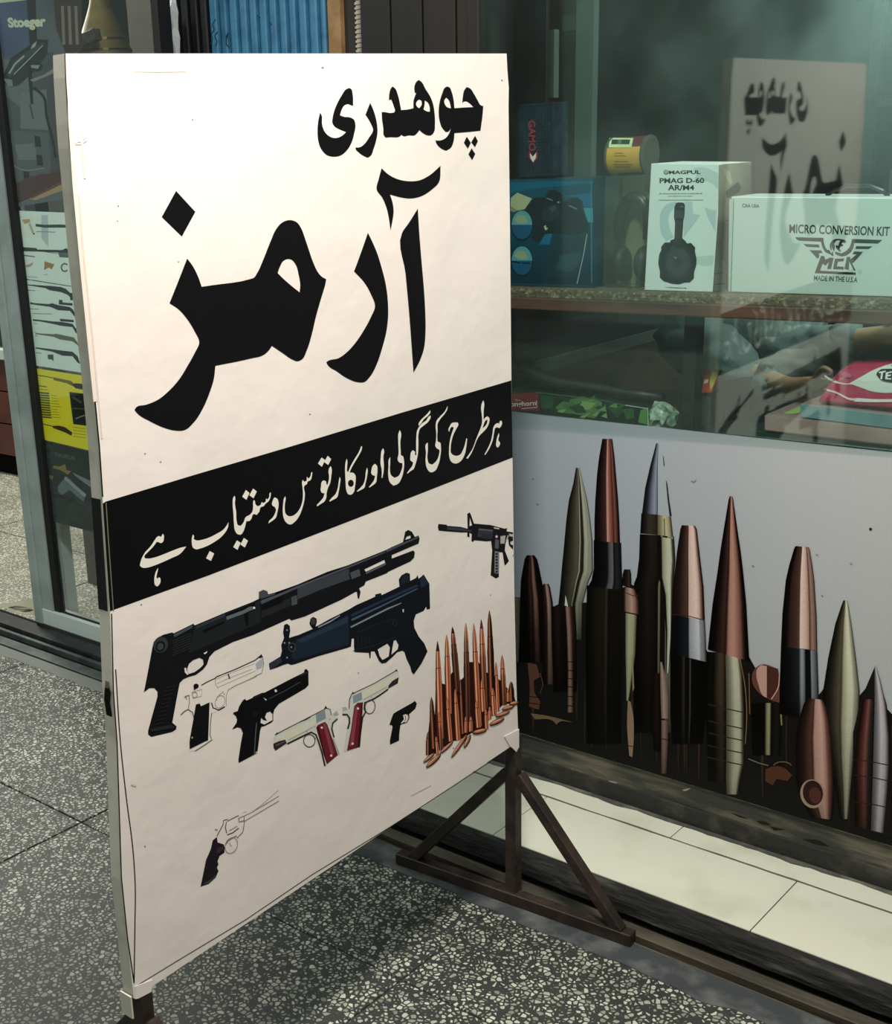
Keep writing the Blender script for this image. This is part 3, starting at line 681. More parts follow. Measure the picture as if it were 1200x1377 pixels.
d.line('#262f39', z7(ell(893, 403, 15, 20)), 1, True).poly('#c9ccd0', z7([(945,310),(955,308),(955,330),(948,330)])).line('#1d2630', z7([(610,480),(720,430),(900,370)]), 1.2).line('#202a35', z7([(600,600),(760,560),(900,500)]), 1)
for i in range(4): d.line('#222a33', z7([(630+i*28, 500-i*5), (630+i*28, 580-i*9)]), .9)
for x, y in ((135,455),(118,545),(150,545),(165,575),(135,648)): d.poly('#8d959d', z7(ell(x, y, 6, 6, 8)))
d.line('#3a4048', z7(ell(170, 575, 24, 30)), 1.4, True).poly('#3d3933', z7(ell(317, 395, 18, 24)))
d.done('submachine_gun_picture', panel, INKP, 'printed picture of a dark blue-black short gun')
d = Deco(SX, .0007)
d.poly('#161519', z8([(95,245),(205,255),(215,270),(400,285),(490,310),(485,110),(515,90),(530,110),(575,240),(800,260),(990,310),(1020,300),(1015,345),(1100,358),(1103,590),(1080,570),(1045,530),(1035,440),(1000,500),(990,600),(1045,745),(995,805),(985,790),(960,630),(915,625),(910,960),(870,980),(800,935),(820,600),(805,475),(740,480),(580,465),(560,490),(540,470),(545,380),(515,365),(515,425),(485,415),(485,360),(400,360),(200,345),(100,335),(90,290)]), [z8([(520,160),(550,262),(515,275)])])
d.poly('#34333d', z8([(640,305),(830,325),(820,440),(620,420)])).poly('#5a5964', z8([(640,305),(830,325),(828,345),(636,328)])).poly('#2b2a3b', z8([(680,380),(800,390),(790,450),(680,440)])).poly('#3a3942', z8([(215,285),(400,300),(540,330),(540,350),(215,320)]))
d.poly('#7f7c84', z8([(855,610),(912,620),(905,915),(848,905)]))
for i in range(7): d.poly('#1d1c20', z8([(862, 640+i*40), (892, 632+i*40), (896, 655+i*40), (868, 664+i*40)]))
d.poly('#595861', z8([(860,450),(910,460),(905,580),(855,570)])).poly('#b2aeaa', z8([(930,410),(1000,400),(985,510),(930,510)])).poly('#c9c2b8', z8([(840,290),(915,302),(912,318),(842,306)])).poly('#b9b4ae', z8([(1045,375),(1100,385),(1100,420),(1050,410)])).poly('#c8c4be', z8([(1060,490),(1100,470),(1100,530),(1070,525)])).poly('#c9c2b8', z8([(1000,480),(1030,395),(1040,400),(1015,480)])).poly('#cfc8c0', z8(ell(878, 415, 16, 18))).poly('#161519', z8([(1095,665),(1104,655),(1104,690)]))
d.done('rifle_picture', panel, INKP, 'printed picture of a grey-black carbine cut by the edge')
d = Deco(SX, .0007)
TN = '#8a7f75'
d.poly('#e9dfd4', h1([(95,430),(205,345),(330,280),(500,205),(750,90),(765,150),(745,235),(500,350),(440,390),(425,530),(360,565),(300,600),(300,830),(150,930),(100,935),(130,640),(90,540)]))
d.poly('#b1adb6', h1([(690,150),(755,95),(762,150),(745,190),(700,205)]))
for c, p, wd in (('#35221f', [(205,345),(250,318),(330,280),(340,268),(500,205),(610,155),(690,118),(738,75)], 1.5), (TN, [(755,95),(765,150),(745,235),(685,260)], .9), ('#a1978e', [(345,330),(450,280),(660,200)], .8), ('#a1978e', [(350,365),(520,290),(690,215)], .8), ('#a1978e', [(335,290),(440,245),(680,150)], .7), (TN, [(330,285),(330,335),(355,370)], .7),
                 ('#998f85', [(700,262),(500,350),(445,385),(428,440),(427,530)], .8), ('#2a1a1a', [(295,500),(310,545),(360,565),(415,535)], 1.6), (TN, [(340,480),(345,450),(400,400),(415,430)], .9), ('#6b5b4c', [(297,590),(285,700),(283,800),(300,832),(230,880),(148,932)], 1.1), ('#4d433a', [(20,608),(55,575),(85,558),(125,585),(140,640)], 1.1), (TN, [(95,430),(98,500),(88,545)], 1), (TN, [(50,450),(95,430),(60,440),(75,470)], .9), ('#b0a69c', [(120,405),(210,378),(205,440),(130,460),(120,405)], .9), ('#4a3f38', [(445,240),(458,285)], 1.8)):
    d.line(c, h1(p), wd)
d.line('#a89e95', h1(ell(372, 490, 42, 58, 20, 25)), .8, True).line(TN, h1(ell(145, 428, 22, 24)), .8, True).poly('#151213', h1(ell(157, 350, 24, 22))).poly('#151213', h1([(135,385),(140,350),(180,350),(175,365)])).poly('#2a2220', h1([(718,92),(742,62),(757,90),(730,100)]))
d.poly('#101012', h1([(155,515),(190,505),(200,530),(278,495),(265,835),(230,850),(100,915),(98,850),(105,800),(130,660)])).poly('#d8ccbf', h1(ell(122, 812, 6, 8, 8)))
d.done('silver_pistol_picture', panel, INKP, 'printed picture of a silver pistol with a black grip')
d = Deco(SX, .0007)
d.poly('#0b0c0e', h1([(1130,205),(1145,195),(1165,215),(1167,340),(1140,370),(900,510),(860,560),(850,600),(850,660),(830,680),(770,710),(745,715),(735,740),(730,770),(722,840),(710,930),(690,960),(540,1040),(537,1010),(560,860),(577,770),(560,730),(530,720),(480,740),(520,680),(525,650),(515,620),(490,600),(495,585),(530,575),(545,530),(575,480),(595,465),(610,480),(665,455),(670,445),(750,410),(770,410),(1000,290),(1125,228)]),
       [h1([(790,590),(820,578),(843,600),(843,655),(770,695),(735,680),(742,635),(762,655),(795,662),(775,630)])])
d.line('#5a5c60', h1([(700,680),(690,800),(680,960)]), 1.1).line('#3c3e41', h1([(810,465),(950,395),(1090,315)]), 1.2).line('#26282b', h1([(1090,255),(1165,225)]), 2.5).poly('#d9d5ce', h1(ell(872, 392, 11, 13, 10, -30))).poly('#d9d5ce', h1([(762,455),(790,470),(785,482)])).line('#26282a', h1(ell(690, 605, 16, 16)), .8, True).line('#2a2c2e', h1([(680,455),(750,422)]), 1).poly('#a9a9a6', h1([(690,940),(708,935),(705,955),(692,958)]))
d.done('black_pistol_picture', panel, INKP, 'printed picture of a black pistol')
d = Deco(SX, .0007)
d.poly('#d2cfc3', h2([(45,575),(250,462),(440,360),(470,355),(490,380),(495,410),(545,432),(500,470),(510,580),(550,700),(535,720),(440,800),(375,610),(345,545),(270,580),(150,630),(60,680),(45,640)]))
d.poly('#d9d6bd', h2([(55,585),(230,500),(370,430),(372,470),(240,560),(145,600)])).poly('#87949a', h2([(370,402),(440,370),(448,435),(374,472)])).poly('#33242b', h2([(43,628),(90,608),(135,597),(147,625),(60,682),(45,660)])).poly('#5a4852', h2([(60,635),(130,608),(135,615),(65,650)]))
d.poly('#6a1d27', h2([(372,505),(385,485),(440,460),(458,480),(540,715),(455,787),(430,715)])).poly('#8d4048', h2([(425,475),(445,470),(510,700),(490,735)])).poly('#3c1018', h2([(374,510),(392,495),(455,780),(430,715)]))
for c, p, wd in (('#241a1e', [(150,630),(265,573),(335,540),(370,560),(390,610),(418,700),(440,800)], 1.6), ('#5a5450', [(55,560),(250,460),(440,362)], .9), ('#4a4245', [(250,460),(300,440),(330,420)], 1.2), ('#3c3c40', [(535,438),(500,470),(492,515),(510,580)], 1.6), ('#74747a', [(455,355),(480,365),(490,410)], 1.0), ('#a5a39b', [(160,600),(370,490)], .7), ('#a9a69e', [(500,590),(550,710)], 1.1)):
    d.line(c, h2(p), wd*1.35)
d.line('#4a4245', h2(ell(320, 605, 44, 48, 20)), 1.1, True).poly('#aeb0b0', h2([(500,400),(530,375),(545,400),(520,412)])).poly('#1c1a1c', h2([(60,560),(70,540),(82,552)])).poly('#1c1a1c', h2([(432,362),(445,336),(460,358)]))
for x, y in ((415,505),(487,720),(300,535),(475,440),(365,585)): d.poly('#e5dcd4' if x in (415, 487) else '#6c6a6a', h2(ell(x, y, 9 if x in (415, 487) else 4, 9 if x in (415, 487) else 4, 10)))
d.done('twin_pistol_picture', panel, INKP, 'printed picture of a steel pistol with red grip pointing left')
d = Deco(SX, .0007)
d.poly('#d2cfc3', h2([(620,360),(625,300),(640,250),(820,165),(985,65),(1005,75),(1008,120),(1000,165),(925,210),(820,280),(745,310),(760,370),(725,480),(700,655),(605,690),(585,690),(600,560),(625,450),(600,410),(575,415),(570,380),(600,350)]))
d.poly('#d9d6bd', h2([(725,235),(990,95),(1000,115),(930,165),(925,180),(800,250),(728,285)])).poly('#87949a', h2([(655,262),(722,232),(726,290),(658,322)])).poly('#33242b', h2([(930,180),(960,145),(1008,118),(1000,165),(925,207)]))
d.poly('#6a1d27', h2([(665,340),(690,315),(732,310),(725,470),(702,655),(608,685),(640,520)])).poly('#8d4048', h2([(672,345),(695,335),(660,640),(628,650)])).poly('#3c1018', h2([(720,320),(732,312),(702,655),(690,655)]))
for c, p, wd in (('#241a1e', [(925,210),(870,250),(820,282),(745,315),(742,360),(752,385),(728,430),(712,560),(704,655)], 1.5), ('#5a5450', [(640,250),(820,165),(985,68)], .9), ('#37363a', [(575,405),(610,405),(628,430),(628,470),(615,515)], 1.8), ('#55555a', [(625,350),(628,290),(642,255)], 1.0), ('#a5a39b', [(735,290),(920,190)], .7)):
    d.line(c, h2(p), wd*1.35)
d.line('#4a4245', h2(ell(787, 345, 38, 54, 20, 10)), 1.1, True).poly('#aeb0b0', h2([(572,350),(600,345),(612,365),(580,378)])).poly('#1c1a1c', h2([(646,248),(652,228),(668,243)])).poly('#1c1a1c', h2([(978,72),(988,54),(1000,72)]))
for x, y in ((693,358),(652,628),(795,270),(745,395),(625,355)): d.poly('#e5dcd4' if x in (693, 652) else '#6c6a6a', h2(ell(x, y, 9 if x in (693, 652) else 4, 9 if x in (693, 652) else 4, 10)))
d.done('twin_pistol_picture', panel, INKP, 'printed picture of a steel pistol with red grip pointing right')
d = Deco(SX, .0007)
d.poly('#0b0c0e', h2([(935,485),(950,440),(965,400),(985,385),(1110,315),(1132,300),(1147,320),(1135,360),(1085,405),(1080,440),(1055,465),(1030,475),(1020,490),(1012,550),(1010,605),(940,637),(940,600),(960,500),(955,487)]))
d.poly('#efe2d9', h2([(1048,440),(1040,410),(1060,402),(1078,410),(1078,438),(1062,462),(1045,462),(1030,474),(1024,470)])).line('#0b0c0e', h2([(1085,405),(1088,430),(1070,465),(1040,474),(1022,478)]), .9)
d.line('#0b0c0e', h2([(1055,410),(1062,440),(1050,455)]), .8)
d.done('small_pistol_picture', panel, INKP, 'printed picture of a tiny black pistol')
d = Deco(SX, .0007)
d.poly('#221b21', h3([(470,545),(500,520),(505,560),(550,575),(558,600),(555,635),(520,660),(505,700),(512,720),(500,745),(512,770),(490,820),(440,865),(380,885),(400,790),(420,690),(455,610)])).poly('#3b303a', h3([(505,600),(545,590),(550,610),(510,640),(495,640)])).poly('#4a4247', h3([(395,865),(470,825),(490,790),(485,820),(440,858)]))
for c, p, wd in (('#5d5551', [(500,515),(545,430),(548,400),(580,390)], 1.1), ('#4b4441', [(575,405),(660,362)], .9), ('#5d5551', [(570,410),(562,450),(572,492)], 1.2), ('#4b4441', [(575,505),(615,490),(660,455)], 1.2), ('#8b827e', [(590,475),(650,440)], .8), ('#8d8483', [(660,380),(662,410),(700,400)], 1.5), ('#8d8486', [(665,380),(745,345),(955,220)], .8), ('#9a9194', [(700,405),(760,370),(955,255)], 1.0), ('#baaeb0', [(745,345),(820,290),(950,178)], .6), ('#a29896', [(690,340),(720,335)], .5), ('#7d7571', [(700,370),(700,425),(690,485),(655,520)], 1.0), ('#7d7571', [(560,580),(585,545),(640,512),(655,530)], 1.2), ('#8b827c', [(485,465),(505,468)], 1.4), ('#a79d96', [(590,560),(600,580),(610,585)], .8)):
    d.line(c, h3(p), wd)
d.line('#8c837d', h3(ell(605, 582, 44, 60, 20, 20)), .8, True)
d.done('revolver_picture', panel, INKP, 'printed outline of a silver revolver with a dark grip')

# ---- cluster of cartridges
zb = lambda p: Z(560, 810, 5.986, p)
d = Deco(SX, .0006)
d.poly('#2b0f0a', zb([(95,1060),(105,960),(150,900),(155,700),(200,650),(230,660),(290,560),(340,640),(385,600),(385,440),(430,480),(500,480),(560,560),(640,600),(690,640),(740,700),(790,760),(800,800),(690,830),(640,890),(590,930),(560,1020),(450,1050),(340,1110),(280,1120),(200,1180),(120,1240),(90,1220)]), sm=False)
COP = [(0, '#2a0b06'), (.18, '#8a3620'), (.35, '#ffc7a0'), (.5, '#c25f3b'), (.65, '#7a2c1b'), (.82, '#d9835c'), (1, '#35110b')]
COD = [(0, '#1a0907'), (.2, '#5a2417'), (.4, '#c07a58'), (.55, '#3a1510'), (.75, '#200c09'), (1, '#0f0504')]
def cart(cx, ty, wd, by, kind=0, lean=0., tip=None):
    h = by-ty; q = Z(560, 810, 5.986, [(0, 0)])[0]; s = 5.986
    rows = []
    for f, ww in ((0, .08), (.04, .32), (.10, .58), (.18, .74), (.27, .80), (.275, .88), (.38, .94), (.42, 1.05), (1, 1.08)):
        y = ty+h*f; x = cx+lean*h*f
        rows.append((810+y/s, 560+(x-wd*ww/2)/s, 560+(x+wd*ww/2)/s, -.8*wd/50))
    dk = [1]*len(rows)
    if kind == 1: dk = [1, 1, .9, .5, .4, .3, .25, .2, .15]
    if kind == 2: dk = [1, 1, 1, 1, 1, 1, .8, .55, .25]
    d.strip(rows, COD if kind == 3 else COP, dk)
    if tip: d.poly(tip, [(p[1], p[0]) for p in rows[:3]]+[(p[2], p[0]) for p in rows[2::-1]])
    y = ty+h*.275; d.line('#3a140d', [(560+(cx+lean*h*.275-wd*.42)/s, 810+y/s), (560+(cx+lean*h*.275+wd*.42)/s, 810+y/s-.5)], .8)
for a in [(243,262,46,900,0,.03), (290,198,48,720,1,.08,'#3a0f10'), (170,315,50,1100,0,.03,'#3b1c1f'), (398,170,48,1020,1,.02), (462,172,46,1000,0,.05), (522,140,48,860,2,.04,'#6d2230'), (587,68,50,830,3,.03),
          (640,480,30,880,0,.04), (690,425,40,830,2,.04), (762,640,42,800,3,.03), (120,765,44,1180,3,.05), (95,1040,36,1230,3,.0), (355,620,40,1060,3,.05), (310,700,40,1110,0,.06), (245,765,36,1120,0,.08), (180,880,34,1190,2,.06), (480,790,40,1010,0,.08), (525,620,40,880,0,.05), (610,690,40,910,0,.07), (395,920,26,1050,0,0), (435,920,34,1040,0,0), (555,860,32,1020,0,.06), (588,840,30,940,0,0), (733,690,26,800,0,.03), (155,1080,26,1220,0,.1)]:
    cart(*a)
for x0, y0, x1, y1, wd in ((60,1285,140,1215,30), (82,1325,190,1225,42), (192,1212,290,1122,30), (282,1245,405,1065,32), (385,1165,432,1070,34), (455,1050,560,1025,42), (592,985,700,935,40), (640,918,745,880,34), (690,862,780,835,34), (750,818,815,805,36)):
    a = Vector((x0, y0)); b = Vector((x1, y1)); n_ = (b-a).normalized(); o = Vector((-n_.y, n_.x))*wd/2
    d.poly('#2c0f0a', zb(ell(*((a+b)/2), (b-a).length/2+6, wd/2, 18, math.degrees(math.atan2(n_.y, n_.x)))))
    d.poly('#b9694a', zb(ell(*((a+b)/2-o*.2), (b-a).length/2, wd*.33, 16, math.degrees(math.atan2(n_.y, n_.x)))))
    d.poly('#e6b593', zb(ell(*((a+b)/2-o*.4), (b-a).length/2*.8, wd*.12, 12, math.degrees(math.atan2(n_.y, n_.x)))))
d.done('cartridge_picture', panel, INKP, 'printed cluster of copper cartridges')

# ---- steel stand
def P_on(px): return at_x(px, XS)
fR = Vector((XS-.011, 1.883, 0)); fL = Vector((XS-.011, .937, 0))
def post(foot, topz, ytop, name='post'):
    bm = bmesh.new(); bar(bm, (foot.x, foot.y, .02), (foot.x, ytop, topz), .024, (0, 1, 0)); return link(name, bm, M_STEEL, sign)
def foot_set(f, a, b):
    bm = bmesh.new(); bar(bm, a, b, .026); link('base_bar', bm, M_STEEL, sign)
    for q in (Vector(a).lerp(Vector(b), .07), Vector(a).lerp(Vector(b), .95)):
        bm = bmesh.new(); s = 1 if q.x > f.x else -1
        bar(bm, (q.x, q.y, .022), (f.x+s*.012, f.y, .285), .022, (0, 1, 0)); link('brace', bm, M_STEEL, sign)
post(fR, .37, 1.882-.0005)
foot_set(fR, (-1.515, 1.858, .0135), (-.985, 1.897, .0135))
post(fL, .345, .936)
foot_set(fL, (-1.515, .925, .0135), (-.985, .945, .0135))
# torn vinyl flaps round the lower corners
def flap(px, off=.0015, name='vinyl_flap', lab=None):
    bm = bmesh.new(); v = [bm.verts.new(at_x(p, XS)+Vector((off, 0, 0))) for p in px]; v2 = [bm.verts.new(x.co-Vector((.001, 0, 0))) for x in v]
    bm.faces.new(v); bm.faces.new(v2[::-1]); n = len(v)
    for i in range(n): bm.faces.new((v[i], v2[i], v2[(i+1) % n], v[(i+1) % n]))
    bmesh.ops.recalc_face_normals(bm, faces=bm.faces); link(name, bm, M_VINYL, sign)
flap([(181, 1326), (204, 1317), (203, 1333), (186, 1342), (181, 1343)])
flap([(678, 990), (697.5, 980), (697.5, 1004), (694, 1011), (689, 1006), (685, 1003)])
bm = bmesh.new(); box(bm, XS-.0245, XS-.001, .9095, .912, .302, .338); link('vinyl_flap', bm, M_VINYL_SIDE, sign)

# ================================================================ POSTER UNDER THE WINDOW
YP = 2.3145
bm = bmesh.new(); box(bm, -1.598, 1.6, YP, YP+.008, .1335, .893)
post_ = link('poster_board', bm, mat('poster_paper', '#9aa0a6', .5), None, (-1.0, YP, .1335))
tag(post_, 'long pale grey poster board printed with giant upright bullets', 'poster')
PY = my(YP)
INKW = ink('poster_ink', .45, gain=1.0, weave=.10)
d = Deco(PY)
def q(w_): return [(w_[0], w_[1])]
TL, TR, BR, BL2 = (640, 550), (1700, 663), (1700, 1290), (640, 967)
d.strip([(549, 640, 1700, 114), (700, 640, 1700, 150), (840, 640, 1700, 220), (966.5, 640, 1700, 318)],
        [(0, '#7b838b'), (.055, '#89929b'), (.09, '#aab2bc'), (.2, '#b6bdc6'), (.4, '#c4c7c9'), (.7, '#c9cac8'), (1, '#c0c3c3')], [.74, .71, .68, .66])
d.poly('#121110', [(600, 800), (696, 803), (706, 813), (742, 817), (752, 812), (790, 810), (838, 790), (850, 786), (862, 792), (900, 810), (955, 880), (1006, 880), (1020, 905), (1055, 935), (1080, 960), (1105, 930), (1112, 920), (1135, 940), (1148, 945), (1165, 925), (1200, 960), (1260, 980), (1500, 1000), (1700, 1090), (1700, 1290), (640, 967), (600, 955)])
def inkc(c):
    c = h2l(c); L = .2*c[0]+.7*c[1]+.1*c[2]; k = (L/.35)**.28*.80
    return tuple(max(0, min(1, (L+(v-L)*.86)*k)) for v in c)
def bl(rows, stops, dark=None):
    wide = max(r[2]-r[1] for r in rows) > 20
    def g(t, c):
        f = (.30+.70*min(1, t/.5)**1.6 if t < .5 else (1.08 if t < .84 else .62)) if wide else .9
        return tuple(min(1, v*f) for v in inkc(c))
    # resample so the shading is smooth
    S = []
    for (t0, c0), (t1, c1) in zip(stops, stops[1:]):
        a, b = h2l(c0), h2l(c1)
        for k in range(3): u = k/3; S.append((t0+(t1-t0)*u, g(t0+(t1-t0)*u, tuple(x+(y-x)*u for x, y in zip(a, b)))))
    S.append((stops[-1][0], g(*stops[-1])))
    d.strip(rows, S, dark)
DB = '#0f0d0c'
random.seed(6)
for i in range(60):
    x = random.uniform(700, 1690); y0 = 860+(x-700)*.12; y1 = 985+(x-700)*.30; a = random.uniform(y0, y1-60); b = min(y1-8, a+random.uniform(50, 170))
    d.strip([(a, x-.3, x+.3), ((a+b)/2, x-random.uniform(1, 3.5), x+random.uniform(1, 3)), (b, x-.4, x+.4)], [(0, '#16120f'), (.5, random.choice(['#2c2119', '#33241b', '#272519', '#3a2720'])), (1, '#16120f')])
# silver tip tall brass round
bl([(718, 861, 907, 3), (750, 860, 909, 3), (775, 857, 907, 3), (785, 853, 906, 3), (880, 853, 905), (985, 853, 904)], [(0, '#17140f'), (.12, '#2b261d'), (.35, '#3a3327'), (.55, '#211d16'), (.6, '#1a1510'), (.64, '#8f8a5e'), (.68, '#221b13'), (.79, '#2a2118'), (.83, '#9aa08b'), (.95, '#9ea38f'), (1, '#22201a')], [1.1, 1, 1, .9, .6, .15])
bl([(596, 883, 886), (626, 875, 885), (657, 868, 885), (690, 864, 885, 3)], [(0, '#23262e'), (.3, '#3f4552'), (.75, '#8891a6'), (.93, '#98a3b7'), (1, '#14161c')])
bl([(690, 863, 885, 2), (717, 861.5, 885, 2)], [(0, '#1f1b15'), (.5, '#4a4132'), (1, '#3a3326')])
bl([(692, 885, 903, 3), (719, 885, 906, 3)], [(0, '#b1a777'), (.4, '#c5be92'), (.75, '#a9a078'), (1, '#4c442d')])
d.line('#2b261b', [(894, 697), (894.5, 720)], 1.2)
bl([(721, 885, 907, 4), (750, 885, 909, 4), (775, 886, 907, 4), (800, 893, 905, 2), (850, 896, 904, 1), (905, 896, 900)], [(0, '#2c2418'), (.22, '#3a2c1e'), (.28, '#b3b597'), (.75, '#b9baa1'), (.85, '#6d6a55'), (1, '#191610')])
for P in ([(896, 645), (898, 650), (901, 675), (904, 694), (901, 694), (898, 668)], [(892, 612), (893, 614), (894.5, 627), (893, 626)]): d.poly('#1d2027', P)
# olive cone
bl([(629, 775, 780), (650, 771.5, 785), (673, 765.5, 790.5), (700, 762, 794.5), (728, 759.5, 797.5), (768, 755.7, 798), (782, 754.6, 792), (812, 751.5, 784), (860, 751, 783)],
   [(0, '#23241c'), (.2, '#504d3b'), (.45, '#6a6550'), (.53, '#5b5744'), (.56, '#b0ad92'), (.59, '#3b382b'), (.68, '#302e24'), (.72, '#9ea087'), (.93, '#b6b9a3'), (1, '#2f3028')], [1, 1, 1, 1, 1, .9, .8, .5, .12])
# copper flat point
bl([(787, 790, 838, 4), (850, 788, 838, 4), (930, 789, 836), (1000, 790, 836)], [(0, '#15130e'), (.3, '#332e22'), (.5, '#2a251b'), (.55, '#443c2c'), (.6, '#1a1712'), (1, '#2a251c')], [1.1, 1, .6, .2])
bl([(726, 799, 836, 4), (765, 799, 837, 4), (780, 796, 838, 4), (789, 791, 838, 4)], [(0, '#0f1012'), (.5, '#202023'), (.56, '#5a5d62'), (.68, '#6b6e72'), (.72, '#18191b'), (.85, '#3a3c40'), (1, '#121214')])
bl([(590, 810.5, 824), (613, 806.5, 827), (637, 803.5, 829), (673, 801, 832), (700, 800, 833.5), (727, 800, 834.5, 3)], [(0, '#1a1111'), (.25, '#472b28'), (.47, '#5d3932'), (.51, '#c9998a'), (.6, '#ad6454'), (.7, '#8f4c3d'), (.75, '#5a2c24'), (.85, '#9a5f50'), (.93, '#4a2621'), (1, '#1c100f')])
# left group
bl([(803, 640, 702), (890, 640, 703)], [(0, '#5c564a'), (.9, '#7a7160'), (1, '#4a4438')], [1, .6])
bl([(746.5, 709, 719), (752, 706, 723), (765, 703.5, 726), (780, 701, 729), (805, 700, 734), (850, 699, 737), (890, 698, 740)], [(0, '#0d0908'), (.3, '#1e1210'), (.42, '#54352e'), (.5, '#2a1916'), (.58, '#8d675c'), (.66, '#7d564b'), (.72, '#201210'), (1, '#0a0808')], [1, 1, 1, 1, .9, .3, .1])
bl([(785, 731, 738), (790, 730, 740.5), (810, 731, 744), (840, 731, 746), (920, 730, 748)], [(0, '#241513'), (.35, '#4c2f29'), (.5, '#b48f7f'), (.7, '#9b7668'), (.85, '#3a221d'), (1, '#120c0b')], [1, 1, .9, .55, .2])
bl([(815, 742, 774), (850, 742, 776), (930, 745, 776)], [(0, '#1d1311'), (.25, '#4a332c'), (.4, '#2b1c19'), (.6, '#1f1412'), (.8, '#5c382d'), (1, '#1a0f0d')], [.9, .7, .15])
d.poly('#b7b7ad', [(761, 800), (764, 812), (764.5, 816), (760, 814)])
bl([(816, 761, 767), (850, 763, 769.5), (900, 764.5, 770.5), (958, 764, 771)], [(0, '#7e5a4e'), (.4, '#a88476'), (1, '#6a473d')], [1, .9, .75, .7])
for y in (889.5, 901, 912, 923, 936, 948.5): d.line(DB, [(762, y), (773, y+1)], 1.2)
d.poly('#51362b', [(710, 891), (722, 893), (727, 910), (718, 915), (719, 930), (727, 945), (725, 954), (712, 950), (713, 925)], sm=True).line('#5a4238', [(727, 905), (731, 920), (727, 932)], .8).line(DB, [(711, 936), (727, 938)], 1.1).line(DB, [(711, 945), (727, 947)], 1.1)
d.poly('#66543f', [(714, 959), (735, 962), (771, 971), (752, 971), (749, 974), (744, 969), (720, 967)], sm=True)
# open case with copper mouth
bl([(765.5, 840, 848), (772, 838, 849.5), (787, 837, 850, 3)], [(0, '#141010'), (.5, '#33211e'), (.7, '#5a3a33'), (1, '#171010')])
bl([(789, 841, 855, 3), (797, 840, 858, 4), (805, 840, 860, 4), (822, 840, 860.5, 4)], [(0, '#5a4038'), (.15, '#c79f90'), (.5, '#bb9081'), (.8, '#8a5c4f'), (1, '#241614')])
d.line('#33201b', [(840, 796), (852, 801), (860, 800)], 1.1)
bl([(824, 842, 857, 3), (880, 842, 855), (905, 842.5, 851.5), (930, 843, 848), (942, 843, 846)], [(0, '#7f7d5c'), (.3, '#aeb08c'), (.7, '#a8a981'), (1, '#5a4f2d')], [1, .95, .85, .8, .7])
d.poly('#7b7a52', [(850, 880), (852, 885), (853.5, 925), (851.5, 930)])
d.poly('#806a59', [(845, 942), (848.5, 943), (852, 960), (853, 990), (851, 1018), (847, 1016), (844, 975)], sm=True).line(DB, [(844, 1002), (853, 1004)], 1)
bl([(890, 888.5, 891), (915, 888.5, 897), (940, 889, 899), (966, 890, 899)], [(0, '#7b5a4d'), (.4, '#b4978a'), (1, '#8a675a')])
bl([(968, 890, 899, 1), (1000, 890, 899), (1040, 890, 897)], [(0, '#7b5a4d'), (.4, '#a08073'), (1, '#6a4a3e')], [1, .8, .4]); d.line(DB, [(889, 993), (900, 995)], 1.1)
bl([(905, 878, 888), (968, 876, 889), (1010, 880, 889)], [(0, '#120c0b'), (.6, '#3a221d'), (1, '#120c0b')], [1, .8, .2])
# copper with silver band
bl([(877, 902, 951, 12), (960, 902, 950), (1000, 905, 945)], [(0, '#0f0e0d'), (.3, '#1c1a17'), (.38, '#4f463b'), (.42, '#1a1815'), (.52, '#17130f'), (.55, '#5c5a4a'), (.58, '#15110f'), (1, '#0e0c0b')], [1, .8, .2])
bl([(826, 904, 948.7, 8), (850, 902.5, 950, 8), (878, 902, 951, 12)], [(0, '#332824'), (.15, '#191a1c'), (.4, '#27313c'), (.5, '#222a34'), (.54, '#949ba3'), (.8, '#bcbfc6'), (.93, '#9d9fa8'), (1, '#222224')], [1, 1, .9])
bl([(706, 917.5, 935.5, 1), (712, 915.5, 938), (742.6, 911, 941.5), (789, 906, 947), (826, 904, 948.7, 8)], [(0, '#3a2422'), (.2, '#4f322d'), (.45, '#6f4a42'), (.49, '#33201d'), (.52, '#d0ad9e'), (.75, '#dcc0b4'), (.88, '#c09586'), (.95, '#5a2a22'), (1, '#2a1512')])
d.line('#3d1c17', [(904, 826), (926, 828), (948.5, 834)], 1.2)
# big copper cone in brass case
bl([(876, 952, 978, 2), (925, 949, 978), (980, 951, 978), (1050, 953, 978)], [(0, '#14120e'), (.2, '#2a261d'), (.35, '#1a1712'), (.7, '#5a4a37'), (.88, '#4d3f2e'), (1, '#14110d')], [1, .8, .45, .25])
bl([(878, 976.5, 996, 6), (905, 977, 999, 4), (950, 977.5, 1001, 4), (1020, 977.5, 1001, 6), (1045, 977, 996, 4), (1068, 978, 993)], [(0, '#9c9c7d'), (.4, '#b6b69b'), (.75, '#b3b397'), (.88, '#8a8868'), (1, '#3e3824')], [1, 1, .9, .8, .65, .5])
for y in (953, 975, 991, 1008, 1024): d.line('#28241a', [(953, y-6), (978, y), (1002, y+5)], 1.5)
d.line('#7b5f3d', [(996, 885), (1003, 925), (1005, 965), (1003, 1000)], 1.1, sm=True); d.line('#6b4d30', [(1008, 905), (1009, 960)], 1.4)
bl([(667, 982, 985.5), (672, 980.5, 987), (690, 977.5, 989.5), (715, 973.5, 993), (740, 969.5, 996.8), (766, 966, 1000), (812, 959, 1004.5), (873, 952.5, 1008.5, 16)], [(0, '#120c0b'), (.15, '#291916'), (.35, '#613c32'), (.43, '#3c241f'), (.49, '#b87f6c'), (.62, '#bd8976'), (.78, '#95604f'), (.86, '#62392e'), (.92, '#1a1110'), (1, '#0b0908')])
